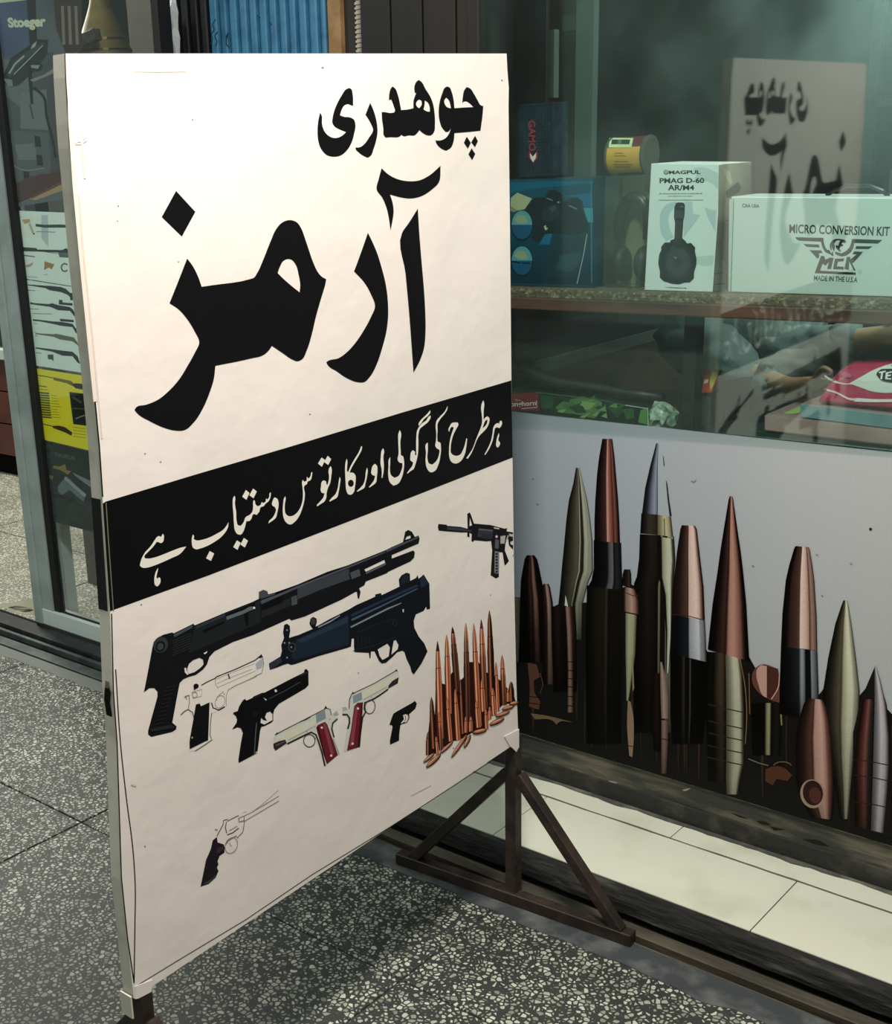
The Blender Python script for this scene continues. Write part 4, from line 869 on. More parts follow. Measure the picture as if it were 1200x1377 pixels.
# cut open case
d.poly('#5d3a31', [(1012, 915), (1016, 899), (1024, 893.5), (1047, 899), (1052, 935), (1050, 945), (1035, 940), (1020, 930)], sm=True)
d.poly('#b18c80', [(1019, 899), (1024, 894), (1032, 895.5), (1032, 938), (1028, 936), (1021, 921), (1018, 908)], sm=True).poly('#45251f', [(1032, 895.5), (1046, 899), (1049, 908), (1046, 924), (1037, 940), (1032, 938)], sm=True)
d.line('#c7a396', [(1049, 905), (1047, 925), (1038, 940)], 1.1, sm=True)
bl([(945, 1011, 1052), (1015, 1012, 1050)], [(0, '#19130f'), (.45, '#120f0c'), (.53, '#8f8d66'), (.6, '#99976f'), (.66, '#15110d'), (.9, '#2f2a1c'), (1, '#0f0d0b')], [1, .8]); d.line('#77754f', [(1050, 945), (1052, 975)], 2)
d.line('#6c6d64', [(1007, 1020), (1022, 1026), (1034, 1029)], 1.2).line('#6c5a44', ell(1053, 1030, 12, 6, 10, 0, 190, 350), 1.1)
d.poly('#4a2e1e', [(1030, 1034), (1042, 1030), (1055, 1032), (1066, 1042), (1060, 1050), (1045, 1047), (1040, 1056), (1030, 1050)], sm=True)
# second copper with silver band
bl([(869, 1051, 1100, 6), (900, 1050, 1101, 6), (928, 1049, 1102, 8), (960, 1049, 1102, 8)], [(0, '#0d0e10'), (.3, '#23282d'), (.5, '#2c3238'), (.56, '#939aa2'), (.63, '#767d85'), (.67, '#131517'), (.8, '#15171a'), (.84, '#a2a9b3'), (.93, '#79818a'), (1, '#131518')], [1, 1, .8, .2])
bl([(734, 1070.5, 1088.5, 1.5), (738, 1068.5, 1090, 1.5), (760, 1062, 1093.5), (780, 1057.5, 1096), (824, 1053, 1099, 2), (869, 1051, 1100, 5)], [(0, '#170f0d'), (.15, '#2b1a17'), (.22, '#5b3a31'), (.4, '#664035'), (.5, '#6e4a3f'), (.53, '#d9c0b1'), (.68, '#caa99a'), (.76, '#b88c79'), (.8, '#5d3529'), (.86, '#c39d8b'), (.94, '#a87c69'), (1, '#221412')])
# gold cone
bl([(807, 1135, 1140), (815, 1132, 1142), (839, 1124, 1146), (884, 1114.6, 1152), (928, 1107.7, 1157), (973, 1107, 1155), (1017, 1115, 1149), (1060, 1124, 1145), (1101, 1131, 1141)], [(0, '#191711'), (.2, '#464130'), (.42, '#6a634a'), (.5, '#57503b'), (.55, '#a09b7b'), (.7, '#c3c3a6'), (.86, '#c3c4aa'), (.94, '#9d9c7b'), (1, '#2e2c20')], [1, 1, 1, 1, .95, .8, .6, .45, .3])
# wide copper hollow point
bl([(938, 1086, 1108, 3), (948, 1081, 1112, 3), (965, 1076, 1116, 2), (990, 1071, 1119, 2), (1047, 1071, 1122, 2), (1075, 1078, 1121, 4), (1098, 1092, 1119, 4)], [(0, '#2a1613'), (.2, '#54322a'), (.4, '#7a4b3f'), (.46, '#5a3329'), (.52, '#b98b7b'), (.72, '#c79e8f'), (.86, '#a56e5e'), (.95, '#6b3a30'), (1, '#2e1613')], [1, 1, 1, .95, .85, .7, .5])
d.poly('#8f7a69', ell(1093.5, 1067, 16.5, 19.5, 26, -10)).poly('#2a1714', ell(1094, 1066, 13.5, 17, 24, -10)).poly('#4a2a24', ell(1097, 1069, 8, 11, 18, -10))
# silver and copper split round
d.poly('#15130f', [(1147, 1110), (1148, 985), (1155, 955), (1165, 925), (1177.7, 895), (1193, 946), (1199, 990), (1204, 1040), (1204, 1128)])
bl([(940, 1161, 1178), (988, 1153, 1177, 2), (1032, 1149, 1176, 4), (1110, 1150, 1175, 6)], [(0, '#2a1512'), (.3, '#7e3f33'), (.5, '#93564a'), (.7, '#3d3630'), (1, '#17120f')], [1, .9, .8, .25])
bl([(895, 1177, 1178.5), (915, 1177, 1185), (946, 1177, 1192), (988, 1176, 1196, 2), (1025, 1175, 1196, 5), (1060, 1174, 1194, 5), (1116, 1172, 1189, 4)], [(0, '#97939a'), (.5, '#b9b4ba'), (.85, '#aaa2a8'), (1, '#4b4347')], [1, 1, 1, .95, .85, .8, .55])
for y in (1021, 1042, 1078): d.line('#231d1b', [(1149, y), (1174, y+3), (1197, y+8)], 1.4)
bl([(975, 1198, 1212), (1060, 1199, 1230), (1120, 1200, 1235)], [(0, '#3a2020'), (.3, '#96606a'), (1, '#5a3330')], [1, .8, .4])
# the row goes on past the frame
for i, (x, t, wd) in enumerate(((1265, 790, 46), (1330, 860, 40), (1392, 740, 56), (1470, 830, 44), (1550, 780, 60), (1630, 870, 44))):
    bl([(t, x-3, x+3, 0), (t+60, x-wd*.3, x+wd*.3, 2), (t+150, x-wd/2, x+wd/2, 4), (1100+i*18, x-wd/2, x+wd/2, 8)], [(0, '#17100e'), (.3, '#5c3a31'), (.48, '#4a2c25'), (.55, '#bd9384'), (.8, '#a37565'), (1, '#1c1210')], [1, 1, 1, .3])
d.poly('#1a1a1a', ell(1171.5, 711, 2, 1.8, 8)); d.line('#5f666c', [(930, 646), (934, 648), (937, 645)], .8)
for x, y in ((716, 643), (722, 677), (1012, 760), (1098, 745), (1144, 757), (1105, 800)): d.line('#6b7279', [(x, y), (x+3, y+1)], 1)
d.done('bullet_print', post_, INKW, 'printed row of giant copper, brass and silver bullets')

# ================================================================ DISPLAY WINDOW
n_ = Vector((math.sin(math.radians(-1.5)), math.cos(math.radians(-1.5)), math.sin(math.radians(.75)))).normalized()
GP = Vector((-1.2, 2.285, 1.3))
def gpt(x, z, off=0.): return Vector((x, GP.y-((x-GP.x)*n_.x+(z-GP.z)*n_.z)/n_.y+off, z))
win = empty('window_1', (-1.0, 2.29, .9), None, None); struct(win, 'big display window with a slightly tilted dusty pane')
bm = bmesh.new(); hexa(bm, [gpt(-1.577, .9005), gpt(1.6, .9005), gpt(1.6, .9005, .005), gpt(-1.577, .9005, .005)], [gpt(-1.577, 2.26), gpt(1.6, 2.26), gpt(1.6, 2.26, .005), gpt(-1.577, 2.26, .005)])
bmesh.ops.recalc_face_normals(bm, faces=bm.faces)
link('pane', bm, M_GLASS, win)
BOX('window_frame', -1.602, -1.578, 2.262, 2.36, .13, 2.3, mat('black_frame', '#0e0c0b', .5, var=(9, '#1c1512', .4, .7)), win, .002)
BOX('window_frame', -1.60, -1.525, 2.43, 2.44, 1.16, 2.3, MATS['black_frame'], win, .001)

# ================================================================ DISPLAY CONTENTS
ZS = 1.158
def prism(name, px, y, depth, mt, parent=None, origin=None, snap=None, bev=.0008, yr=None):
    """box from a traced front face TL,TR,BR,BL at distance y (yr = distance of the right edge)"""
    ys = [y, yr or y, yr or y, y]
    f = [at_y(p, yy) for p, yy in zip(px, ys)]
    if snap is not None: f[2].z = f[3].z = snap
    bk = [v+Vector((0, depth, 0)) for v in f]
    bm = bmesh.new(); fs = hexa(bm, f, bk); bmesh.ops.recalc_face_normals(bm, faces=fs)
    if bev: bmesh.ops.bevel(bm, geom=list({e for g in fs for e in g.edges}), offset=bev, segments=1, affect='EDGES')
    return link(name, bm, mt, parent, origin), f
shelf = empty('display_shelf', (-.9, 2.5, ZS-.025), 'rough chipboard shelf with a red-brown wooden lip inside the window', 'shelf')
bm = bmesh.new(); n = 180
top = []
for i in range(n+1):
    x = -1.575+i*(2.945)/n; e = noise.fractal(Vector((x*60, 0, 0)), 1, 2, 4)
    top.append([Vector((x, 2.328+e*.002, ZS-.017)), Vector((x, 2.330+e*.003, ZS-.006)), Vector((x, 2.334+noise.noise(Vector((x*90, 3, 0)))*.004, ZS-.001)), Vector((x, 2.36, ZS-.0005)), Vector((x, 2.62, ZS-.0005)), Vector((x, 2.62, ZS-.017))])
vv = [[bm.verts.new(p) for p in r] for r in top]
for a, b in zip(vv, vv[1:]):
    for i in range(6): bm.faces.new((a[i], b[i], b[(i+1) % 6], a[(i+1) % 6]))
bm.faces.new(vv[0]); bm.faces.new(vv[-1][::-1]); bmesh.ops.recalc_face_normals(bm, faces=bm.faces)
link('shelf_board', bm, M_CHIP, shelf)
BOX('shelf_lip', -1.575, 1.37, 2.322, 2.345, ZS-.043, ZS-.0175, M_LIP, shelf, .003)

# --- blue binocular box
INKB = ink('box_ink', .35)
o, f = prism('binocular_box', [(640, 243), (797, 239), (797, 383), (640, 378)], 2.375, .105, mat('teal_card', '#12404d', .35), None, (-1.5, 2.43, ZS), ZS)
tag(o, 'dark teal blue cardboard box with printed binoculars, under the dark box', 'box')
d = Deco(my(2.375), .0004)
k = lambda p: Z(680, 230, 8.1, p)
d.grad([(640, 244), (797, 240.5), (797, 384), (640, 379)], ['#0f5468', '#0f4a5e', '#0c2c38', '#0b3644'])
d.poly('#0c5f78', k([(40, 130), (470, 110), (960, 110), (960, 130), (600, 160), (300, 190), (40, 250)])).poly('#0f5f86', k([(640, 270), (930, 240), (950, 390), (860, 390), (780, 290)])).poly('#3d8d99', k([(850, 400), (950, 400), (955, 560), (900, 560)]))
d.poly('#b3b48c', k([(60, 290), (130, 235), (290, 300), (210, 415), (130, 430), (55, 380)])).poly('#8a8b68', k([(60, 380), (130, 430), (90, 450), (50, 430)]))
d.poly('#1a2a2e', k([(210, 420), (330, 290), (430, 290), (470, 215), (530, 205), (600, 240), (640, 330), (700, 310), (780, 285), (840, 330), (850, 450), (910, 600), (900, 660), (700, 700), (590, 680), (450, 700), (350, 770), (290, 760), (280, 560)]), sm=True)
d.poly('#26393d', k([(400, 430), (500, 350), (580, 370), (580, 500), (480, 560), (400, 520)]), sm=True).poly('#39504f', k([(470, 400), (540, 370), (560, 400), (510, 450)])).poly('#18232b', k([(640, 400), (800, 360), (840, 450), (900, 620), (700, 690), (600, 560)]), sm=True)
d.line('#6f8084', k([(450, 295), (515, 320)]), 1.6).line('#6f8084', k([(690, 375), (780, 415)]), 1.6).poly('#c4c9a3', k([(420, 600), (445, 590), (440, 615), (465, 620), (440, 650), (425, 625)])).poly('#a5a0a0', k(ell(578, 340, 12, 10, 10)))
for cy in (595, 985):
    d.poly('#0b2a3a', k(ell(180, cy, 122, 172, 26))).poly('#5f9fa2', k(ell(180, cy-10, 112, 155, 26)))
    d.poly('#17567a', k(ell(180, cy-10, 112, 155, 18, 0, 0, 180))).poly('#98a886', k([(90, cy-60), (140, cy-120), (210, cy-110), (250, cy-40), (170, cy-20)]), sm=True)
d.line('#06141c', k([(70, 985), (160, 1000)]), 1.6).line('#06141c', k([(180, 1000), (270, 1005)]), 1.6)
d.poly('#1d6a8a', k([(430, 690), (510, 680), (480, 800), (370, 800)])).poly('#1a3740', k([(560, 720), (880, 690), (800, 1120), (440, 1170), (480, 850)]), sm=True).poly('#2b4b54', k([(600, 920), (830, 880), (800, 1010), (700, 1090), (540, 1080)]), sm=True)
d.line('#8fa5a3', k([(890, 690), (850, 920), (780, 1230)]), 1.3).line('#3d7d95', k([(935, 110), (940, 1220)]), 1.2)
d.done('box_print', o, INKB, 'printed binoculars on the front')

# --- dark upright box with red lettering
o, f = prism('air_gun_box', [(697, 141), (744, 137), (744, 241), (698, 242)], 2.395, .06, mat('dark_navy_card', '#18222b', .4, var=(60, '#25343f', .4, .6)), None, (-1.52, 2.42, 1.38), 1.383)
tag(o, 'dark navy upright box with vertical red lettering standing on the teal binocular box', 'box')
d = Deco(my(2.395), .0004)
for i in range(11): d.line('#1f3440', [(699+i*4.2, 141), (700+i*4.2, 240)], .6)
for i in range(24): d.line('#1b2d38', [(698, 144+i*4.1), (744, 141+i*4.1)], .5)
d.text('#a63a40', 'GAMO', [(720.5, 162), (721, 203), (711.5, 203), (711, 162)], .02)
d.poly('#c33a3c', [(712, 203), (717, 210), (723, 203), (723, 213), (717, 219), (712, 212)]).poly('#e8e6e2', [(713, 206), (717, 211), (721.5, 205), (721, 212), (717.5, 218), (714, 213)])
d.done('box_print', o, ink('navy_ink', .4), 'red vertical lettering and white chevron')
xr = f[1].x
d = Deco(lambda p, l=0.: at_x(p, xr)+Vector((l, 0, 0)), .0004)
d.poly('#cfc8bd', [(753, 160), (757, 168), (754, 170), (752, 172), (751, 166)]).poly('#6d5f40', [(754, 172), (758, 170), (761, 185), (757, 183), (756, 190), (753, 185)]).text('#6e3531', 'GAMO', [(757, 192), (758, 215), (752, 214), (752, 191)], .02)
d.done('box_print', o, MATS['navy_ink'], 'smaller lettering on the side')

# --- tin with yellow label standing on a clear case
c0 = at_y((793+50, 238), 2.44)
case = empty('ear_defender_case', (c0.x, 2.45, ZS), 'clear plastic pack with olive card and dark ear defenders between teal box and white box', 'pack')
x0, x1 = at_y((812, 300), 2.40).x, at_y((864, 300), 2.40).x; zt = 1.378
BOX('backing_card', x0+.003, x1-.003, 2.468, 2.471, ZS+.001, zt-.004, mat('olive_card', '#8a9066', .6, var=(20, '#787d58', .4, .6)), case, 0)
bm = bmesh.new(); cx = (x0+x1)/2+.006
pts = [(cx-.028+.0*t, 2.435, ZS+.02) for t in (0,)]
arc = [(cx+.033*math.cos(math.radians(a)), 2.435, ZS+.115+.062*math.sin(math.radians(a))) for a in range(200, -21, -20)]
tube(bm, arc, [.010, .012, .013, .013, .013, .013, .013, .013, .013, .012, .011, .010], 10); link('headband', bm, mat('black_plastic', '#0c0d0e', .35), case, smooth=True)
for s in (-1, 1):
    bm = bmesh.new(); lathe(bm, [(0.001, -.014), (.020, -.014), (.027, -.008), (.029, 0), (.027, .008), (.020, .014), (.001, .014)], (cx+s*.026, 2.435, ZS+.045), 20, 'x', 1, 1.25)
    link('ear_cup', bm, mat('dark_grey_plastic', '#1e2120', .5), case, smooth=True)
bm = bmesh.new(); box(bm, x0, x1, 2.40, 2.474, ZS+.0005, zt, 0, .003); link('clear_shell', bm, M_CLEAR, case)
tin = empty('pellet_tin', ((x0+x1)/2, 2.43, zt), 'yellow and dark red labelled clear tin on top of the clear pack', 'tin')
yc = 2.432; xa, xb = at_y((817, 210), 2.40).x, at_y((862, 210), 2.40).x
TR_ = .037; zc = zt+TR_+.0005
def arcband(a0, a1, r, xa, xb, mt, name, parent, n=14):
    bm = bmesh.new(); A = []; 
    for k in range(n+1):
        t = math.radians(a0+(a1-a0)*k/n)
        A.append([bm.verts.new((x, yc-rr*math.cos(t), zc+rr*math.sin(t))) for x, rr in ((xa, r), (xb, r), (xb, r-.001), (xa, r-.001))])
    for a, b in zip(A, A[1:]):
        for i in range(4): bm.faces.new((a[i], b[i], b[(i+1) % 4], a[(i+1) % 4]))
    bm.faces.new(A[0]); bm.faces.new(A[-1][::-1]); bmesh.ops.recalc_face_normals(bm, faces=bm.faces)
    return link(name, bm, mt, parent, smooth=False)
arcband(-60, 28, TR_, xa, xb, mat('yellow_label', '#c99a35', .4), 'front_label', tin)
arcband(28, 110, TR_, xa, xb, mat('maroon_label', '#5a2522', .4), 'top_label', tin)
d = Deco(lambda p, l=0.: at_y(p, yc-TR_*.9)+Vector((0, -l, 0)), .002)
def onTin(p, l=0.):
    # ray to the cylinder
    r = ray(p); o_ = CAM-Vector((0, yc, zc)); a = r.y**2+r.z**2; b = o_.y*r.y+o_.z*r.z; c = o_.y**2+o_.z**2-(TR_+.0006+l)**2
    D = max(b*b-a*c, 0); return CAM+r*((-b-math.sqrt(D))/a)
d = Deco(onTin, .0002)
d.strip([(185.5+i*1.6, 820-i*.15, 852-i*.3) for i in range(9)], [(0, '#c3cf9a'), (1, '#b5c08c')]).strip([(187.5+i*1.3, 823-i*.15, 848-i*.3) for i in range(6)], [(0, '#23312a'), (.3, '#23312a'), (.45, '#5b7050'), (.6, '#23312a'), (1, '#2c3a30')])
for y, a, b in ((206, 827, 838), (209.5, 826, 842), (217, 826, 845), (221, 825, 850), (224, 826, 848)): d.line('#8f6c25', [(a, y), (b, y)], 1)
d.done('tin_print', tin, ink('tin_ink', .4))
bm = bmesh.new(); lathe(bm, [(.001, 0), (TR_+.002, 0), (TR_+.002, .004), (TR_-.004, .006), (.001, .006)], (xb, yc, zc), 28, 'x'); link('end_cap', bm, mat('clear_cap', '#4d4a42', .2), tin, smooth=False)
bm = bmesh.new(); lathe(bm, [(.001, 0), (TR_+.002, 0), (TR_+.002, .004), (.001, .004)], (xa-.004, yc, zc), 28, 'x'); link('end_cap', bm, MATS['clear_cap'], tin)

# --- white drum magazine box
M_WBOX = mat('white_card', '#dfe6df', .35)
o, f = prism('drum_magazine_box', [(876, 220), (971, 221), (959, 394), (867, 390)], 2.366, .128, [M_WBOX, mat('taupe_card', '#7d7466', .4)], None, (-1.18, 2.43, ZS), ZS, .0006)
tag(o, 'white upright box printed with a black drum magazine, left of the long white case', 'box')
e = lambda p: Z(865, 210, 7.247, p)
d = Deco(my(2.366), .0003)
d.poly('#b9c9c9', e([(330, 440), (230, 470), (170, 560), (165, 660), (190, 780), (225, 830), (300, 790), (255, 680), (255, 570), (320, 480)]), sm=True)
d.poly('#c3d0cc', e([(490, 120), (600, 110), (735, 170), (738, 330), (690, 280), (600, 240), (500, 240), (520, 180)]), sm=True)
d.poly('#bccbca', e([(400, 440), (480, 440), (490, 560), (560, 575), (470, 700), (400, 790)])).poly('#bccbca', e([(600, 500), (690, 530), (720, 520), (708, 740), (640, 620)])).poly('#c3d1cd', e([(520, 980), (690, 965), (685, 1060), (600, 1075), (520, 1050)]))
d.poly('#3a1d20', e(ell(225, 157, 24, 24, 18))).poly('#dfe6df', e(ell(225, 155, 16, 16, 16))).poly('#8a2c30', e([(212, 168), (225, 140), (238, 168), (225, 160)]))
d.text('#1b2022', 'MAGPUL', e([(252, 140), (562, 137), (562, 174), (252, 176)]), .035)
d.text('#1b2022', 'PMAG D-60', e([(162, 212), (598, 210), (598, 262), (162, 266)]), .03)
d.text('#1b2022', 'AR/M4', e([(243, 279), (500, 282), (500, 332), (243, 335)]), .03)
random.seed(2)
for y, a, b in ((366, 160, 585), (390, 250, 485), (428, 155, 590), (1277, 220, 430)):
    x = a
    while x < b:
        w_ = random.uniform(6, 22); d.line('#7d8683' if y < 1000 else '#23282a', e([(x, y-(x-a)*.01+(y > 1000)*(x-a)*.05), (min(x+w_, b), y+(y > 1000)*(x-a)*.05)]), 1.1 if y > 380 else 1.5); x += w_+random.uniform(4, 9)
d.poly('#1e2222', e([(325, 455), (345, 450), (395, 452), (410, 475), (408, 560), (400, 610), (395, 640), (385, 800), (420, 830), (430, 850), (470, 845), (512, 890), (508, 920), (524, 1000), (522, 1060), (500, 1130), (498, 1190), (455, 1230), (415, 1228), (350, 1248), (280, 1240), (205, 1218), (165, 1180), (168, 1130), (150, 1040), (160, 960), (182, 910), (178, 885), (215, 840), (265, 840), (270, 820), (308, 805), (315, 640), (305, 600), (308, 500)]))
d.poly('#2f3635', e([(318, 620), (390, 630), (380, 800), (312, 800)])).poly('#2a302f', e(ell(345, 1040, 130, 150, 30))).poly('#363d3c', e(ell(345, 1035, 118, 135, 30))).poly('#2b3130', e(ell(345, 1040, 48, 50, 22))).poly('#8a9390', e([(300, 975), (330, 990), (325, 1000), (318, 995)])).line('#596260', e([(225, 960), (260, 910), (310, 880)]), 1.1).poly('#3d4442', e([(318, 525), (400, 535), (395, 605), (312, 605)])).poly('#565d5a', e([(360, 480), (395, 485), (400, 500), (370, 500)]))
d.poly('#0f1212', e([(330, 845), (430, 870), (440, 895), (340, 870)])).poly('#0f1212', e([(215, 940), (270, 870), (290, 875), (235, 950)]))
d.done('box_print', o, ink('white_box_ink', .4), 'black lettering and drum magazine on the front')
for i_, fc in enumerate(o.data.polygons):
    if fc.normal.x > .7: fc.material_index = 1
xs_ = f[1].x+.0005
d = Deco(lambda p, l=0.: at_x(p, xs_)+Vector((l, 0, 0)), .0003)
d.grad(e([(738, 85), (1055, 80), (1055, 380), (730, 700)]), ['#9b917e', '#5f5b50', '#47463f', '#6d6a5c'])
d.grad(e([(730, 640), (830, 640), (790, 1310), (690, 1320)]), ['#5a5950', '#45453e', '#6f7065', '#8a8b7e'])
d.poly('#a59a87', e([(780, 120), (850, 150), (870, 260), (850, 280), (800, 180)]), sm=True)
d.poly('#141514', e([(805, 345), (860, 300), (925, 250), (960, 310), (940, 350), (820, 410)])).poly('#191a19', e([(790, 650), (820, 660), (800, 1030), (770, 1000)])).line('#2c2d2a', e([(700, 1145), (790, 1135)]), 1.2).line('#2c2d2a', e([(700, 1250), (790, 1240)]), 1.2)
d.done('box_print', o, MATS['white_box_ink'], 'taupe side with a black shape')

# --- long white conversion kit case
g = lambda p: Z(1040, 280, 7.5, p)
kx1 = -.66
f = [at_y((983.5, 264.5), 2.37), None, None, at_y((979.5, 394), 2.37)]
f[1] = Vector((kx1, 2.37, 1.323)); f[2] = Vector((kx1, 2.37, ZS)); f[3].z = ZS
bk = [v+Vector((0, .112, 0)) for v in f]
bm = bmesh.new(); fs = hexa(bm, f, bk); bmesh.ops.recalc_face_normals(bm, faces=fs)
bmesh.ops.bevel(bm, geom=list({e_ for g_ in fs for e_ in g_.edges}), offset=.0015, segments=1, affect='EDGES')
kit = link('conversion_kit_case', bm, mat('white_gloss_card', '#c0cbc4', .3), None, (-.87, 2.42, ZS))
tag(kit, 'long white case with eagle emblem and black carry handle at the right', 'case')
bm = bmesh.new(); hx = [at_z((1111, 262), 1.337).x, at_z((1196, 262), 1.334).x]
xa, xb = at_y((1112, 260), 2.425).x, at_y((1196, 261), 2.425).x
tube(bm, [(xa, 2.425, 1.330), (xa+.012, 2.425, 1.338), ((xa+xb)/2-.02, 2.425, 1.346), ((xa+xb)/2+.02, 2.425, 1.346), (xb-.012, 2.425, 1.336), (xb, 2.425, 1.326)], .0035, 8)
link('carry_handle', bm, mat('black_plastic', '#0c0d0e'), kit, smooth=True)
d = Deco(my(2.37), .0006)
INKK = ink('kit_ink', .35)
d.poly('#b4beb7', [(981, 268), (986.5, 267), (982.5, 392), (979.8, 392)]).line('#3c443f', [(987.2, 268), (983.2, 392)], .9)
d.text('#2f3634', 'CAA USA', Z(865, 210, 7.247, [(968, 462), (1135, 470), (1135, 503), (966, 500)]), .03)
d.text('#15191a', 'MICRO CONVERSION KIT', g([(165, 160), (1180, 187), (1172, 283), (163, 252)]), .022)
d.text('#15191a', 'MADE IN THE U.S.A', g([(415, 676), (855, 697), (850, 750), (412, 730)]), .02)
d.text('#8a948f', 'R', g([(868, 630), (884, 631), (884, 655), (868, 654)]), 0).line('#8a948f', g(ell(877, 642, 19, 20)), .5, True)
K = '#1c2021'
for P in ([(222,293),(508,298),(512,340),(530,400),(545,420),(565,418),(590,455),(600,430),(612,470),(605,486),(575,465),(530,445),(500,400),(484,338),(265,328),(240,315)],
          [(305,360),(462,366),(470,397),(340,390)], [(368,422),(485,425),(500,452),(462,455),(468,480),(455,510),(440,500)],
          [(1103,320),(1060,357),(820,350),(810,400),(785,445),(740,478),(690,488),(640,470),(620,445),(640,440),(690,455),(740,430),(775,390),(790,345),(797,310)],
          [(1005,385),(965,412),(830,410),(840,382)], [(908,440),(885,470),(800,560),(835,630),(815,628),(770,540),(765,620),(720,615),(745,490),(780,490),(780,515),(845,465),(800,465),(815,435)],
          [(605,318),(640,308),(690,312),(725,318),(738,340),(725,352),(700,345),(690,360),(712,370),(700,385),(680,385),(672,410),(690,440),(665,435),(640,400),(625,380),(618,440),(600,410),(590,380),(595,430),(575,410),(572,370),(585,340)],
          [(485,480),(515,482),(530,520),(570,498),(612,500),(585,615),(545,612),(565,540),(530,580),(500,560),(475,630),(835,648),(835,672),(420,655)],
          [(625,510),(718,505),(712,535),(655,540),(645,585),(715,590),(712,620),(605,615)]):
    d.poly(K, g(P))
d.poly('#c0cbc4', g([(640,325),(680,325),(665,350),(660,380),(640,370),(630,390),(615,360)]))
d.done('box_print', kit, INKK, 'eagle emblem and black lettering')

# --- low deck and the things on it
ZD = .868
dk = BOX('display_deck', -1.575, 1.37, 2.334, 2.565, ZD-.02, ZD, mat('deck_board', '#1d2521', .6), None, .001, (-.9, 2.6, ZD-.02))
tag(dk, 'dark low deck of the display behind the poster board', 'shelf')
o, f = prism('camouflage_box', [(676, 525.5), (872, 549), (871, 580), (676, 560)], 2.352, .10, mat('dark_green_card', '#16261d', .4), None, (-1.4, 2.4, ZD), ZD)
tag(o, 'low dark green camouflage box with a red label, behind the poster top at left', 'box')
r_ = lambda p: Z(680, 400, 4.615, p)
d = Deco(my(2.352), .0004)
d.poly('#17281f', [(677, 527), (871, 550), (870.5, 578), (677, 556)])
d.poly('#7e1f2a', r_([(20, 598), (205, 590), (210, 705), (20, 700)]))
d.text('#e6cfcf', 'Longhorn', r_([(8, 648), (192, 640), (190, 678), (8, 690)]), .02).line('#e6cfcf', r_([(100, 690), (195, 682), (193, 640)]), .9).text('#d8bcbc', 'The', r_([(60, 632), (95, 632), (95, 642), (60, 644)]), 0)
for c, P in (('#2a4a30', [(210,600),(300,615),(290,690),(220,690)]), ('#55783f', [(310,690),(360,640),(430,630),(480,620),(590,650),(600,700),(560,750),(430,730),(340,720)]), ('#3d6a3c', [(350,660),(420,640),(460,690),(400,710)]), ('#7f9f60', [(480,640),(560,650),(520,700),(470,690)]), ('#1b3a26', [(400,690),(470,660),(500,720),(450,725)]),
             ('#274b30', [(640,690),(700,670),(740,700),(700,740)]), ('#5a8a48', [(815,770),(840,700),(885,690),(885,790)]), ('#2f5a35', [(730,700),(790,690),(800,740),(750,760)])):
    d.poly(c, r_([(x+random.uniform(-9, 9), y+random.uniform(-9, 9)) for x, y in P]))
for i in range(16):
    x, y = random.uniform(230, 700), random.uniform(630, 760); d.poly(random.choice(['#47693c', '#6f9152', '#20402a', '#86a266']), r_([(x, y), (x+random.uniform(30, 70), y-random.uniform(10, 30)), (x+random.uniform(20, 60), y+random.uniform(5, 14))]))
d.line('#b9c4b9', r_([(745, 668), (885, 690), (887, 800)]), 1.2).line('#41604a', r_([(180, 588), (560, 630), (740, 668)]), 1.2)
d.done('box_print', o, ink('camo_ink', .45), 'red label and green camouflage print')
# dark gun stock laid on the box
bm = bmesh.new()
P = [r_([(40, 470)])[0], r_([(110, 455)])[0], r_([(210, 490)])[0], r_([(330, 530)])[0], r_([(560, 560)])[0], r_([(780, 600)])[0], r_([(980, 625)])[0]]
tube(bm, [at_y(p, 2.40) for p in P], [.008, .013, .020, .016, .012, .012, .011], 12)
o = link('gun_stock', bm, mat('black_polymer', '#101312', .5), None, (-1.4, 2.4, ZD+.05), smooth=True); tag(o, 'long black gun stock lying on the camouflage box', 'gun stock')
# crumpled clear bag
bm = bmesh.new(); bmesh.ops.create_icosphere(bm, subdivisions=3, radius=1)
c = at_y((890, 563), 2.375)
for v in bm.verts:
    nn = noise.fractal(v.co*2.4, 1, 2, 3)*.35+noise.noise(v.co*6)*.12
    v.co = Vector((v.co.x*.032, v.co.y*.028, v.co.z*.030))*(1+nn)+Vector((c.x, c.y, ZD+.034))
o = link('plastic_bag', bm, mat('pale_plastic', '#a9b9a8', .25, var=(40, '#5f7a62', .4, .6)), None, (c.x, c.y, ZD)); tag(o, 'small crumpled pale plastic bag at the end of the camouflage box', 'bag')
# dark post
BOX('trim_3', at_y((918, 500), 2.40).x, at_y((936, 500), 2.40).x, 2.40, 2.43, ZD, ZS-.02, M_RUB, None, .001)['kind'] = 'structure'
# dark open cardboard box
zt = .945
c1 = at_z((957, 528), zt); c0_ = at_z((922, 524), zt); c2 = at_z((1012, 506), zt); c3 = c0_+(c2-c1)*.45
bx = empty('cardboard_box', ((c0_.x+c2.x)/2, c1.y+.03, ZD), 'dark grey open cardboard box with a black mark below the sleeve', 'box')
M_DC = mat('dark_grey_card', '#3a3a36', .6, var=(30, '#30302d', .4, .6))
for a, b in ((c0_, c1), (c1, c2), (c2, c3), (c3, c0_)):
    bm = bmesh.new(); nn = (b-a).cross(Vector((0, 0, 1))).normalized()*-.002
    lo = [Vector((a.x, a.y, ZD+.002)), Vector((b.x, b.y, ZD+.002))]
    fs = hexa(bm, [lo[0], lo[1], lo[1]+nn, lo[0]+nn], [a, b, b+nn, a+nn]); bmesh.ops.recalc_face_normals(bm, faces=fs); link('side_panel', bm, M_DC, bx)
nr = (c2-c1).cross(Vector((0, 0, 1))).normalized()
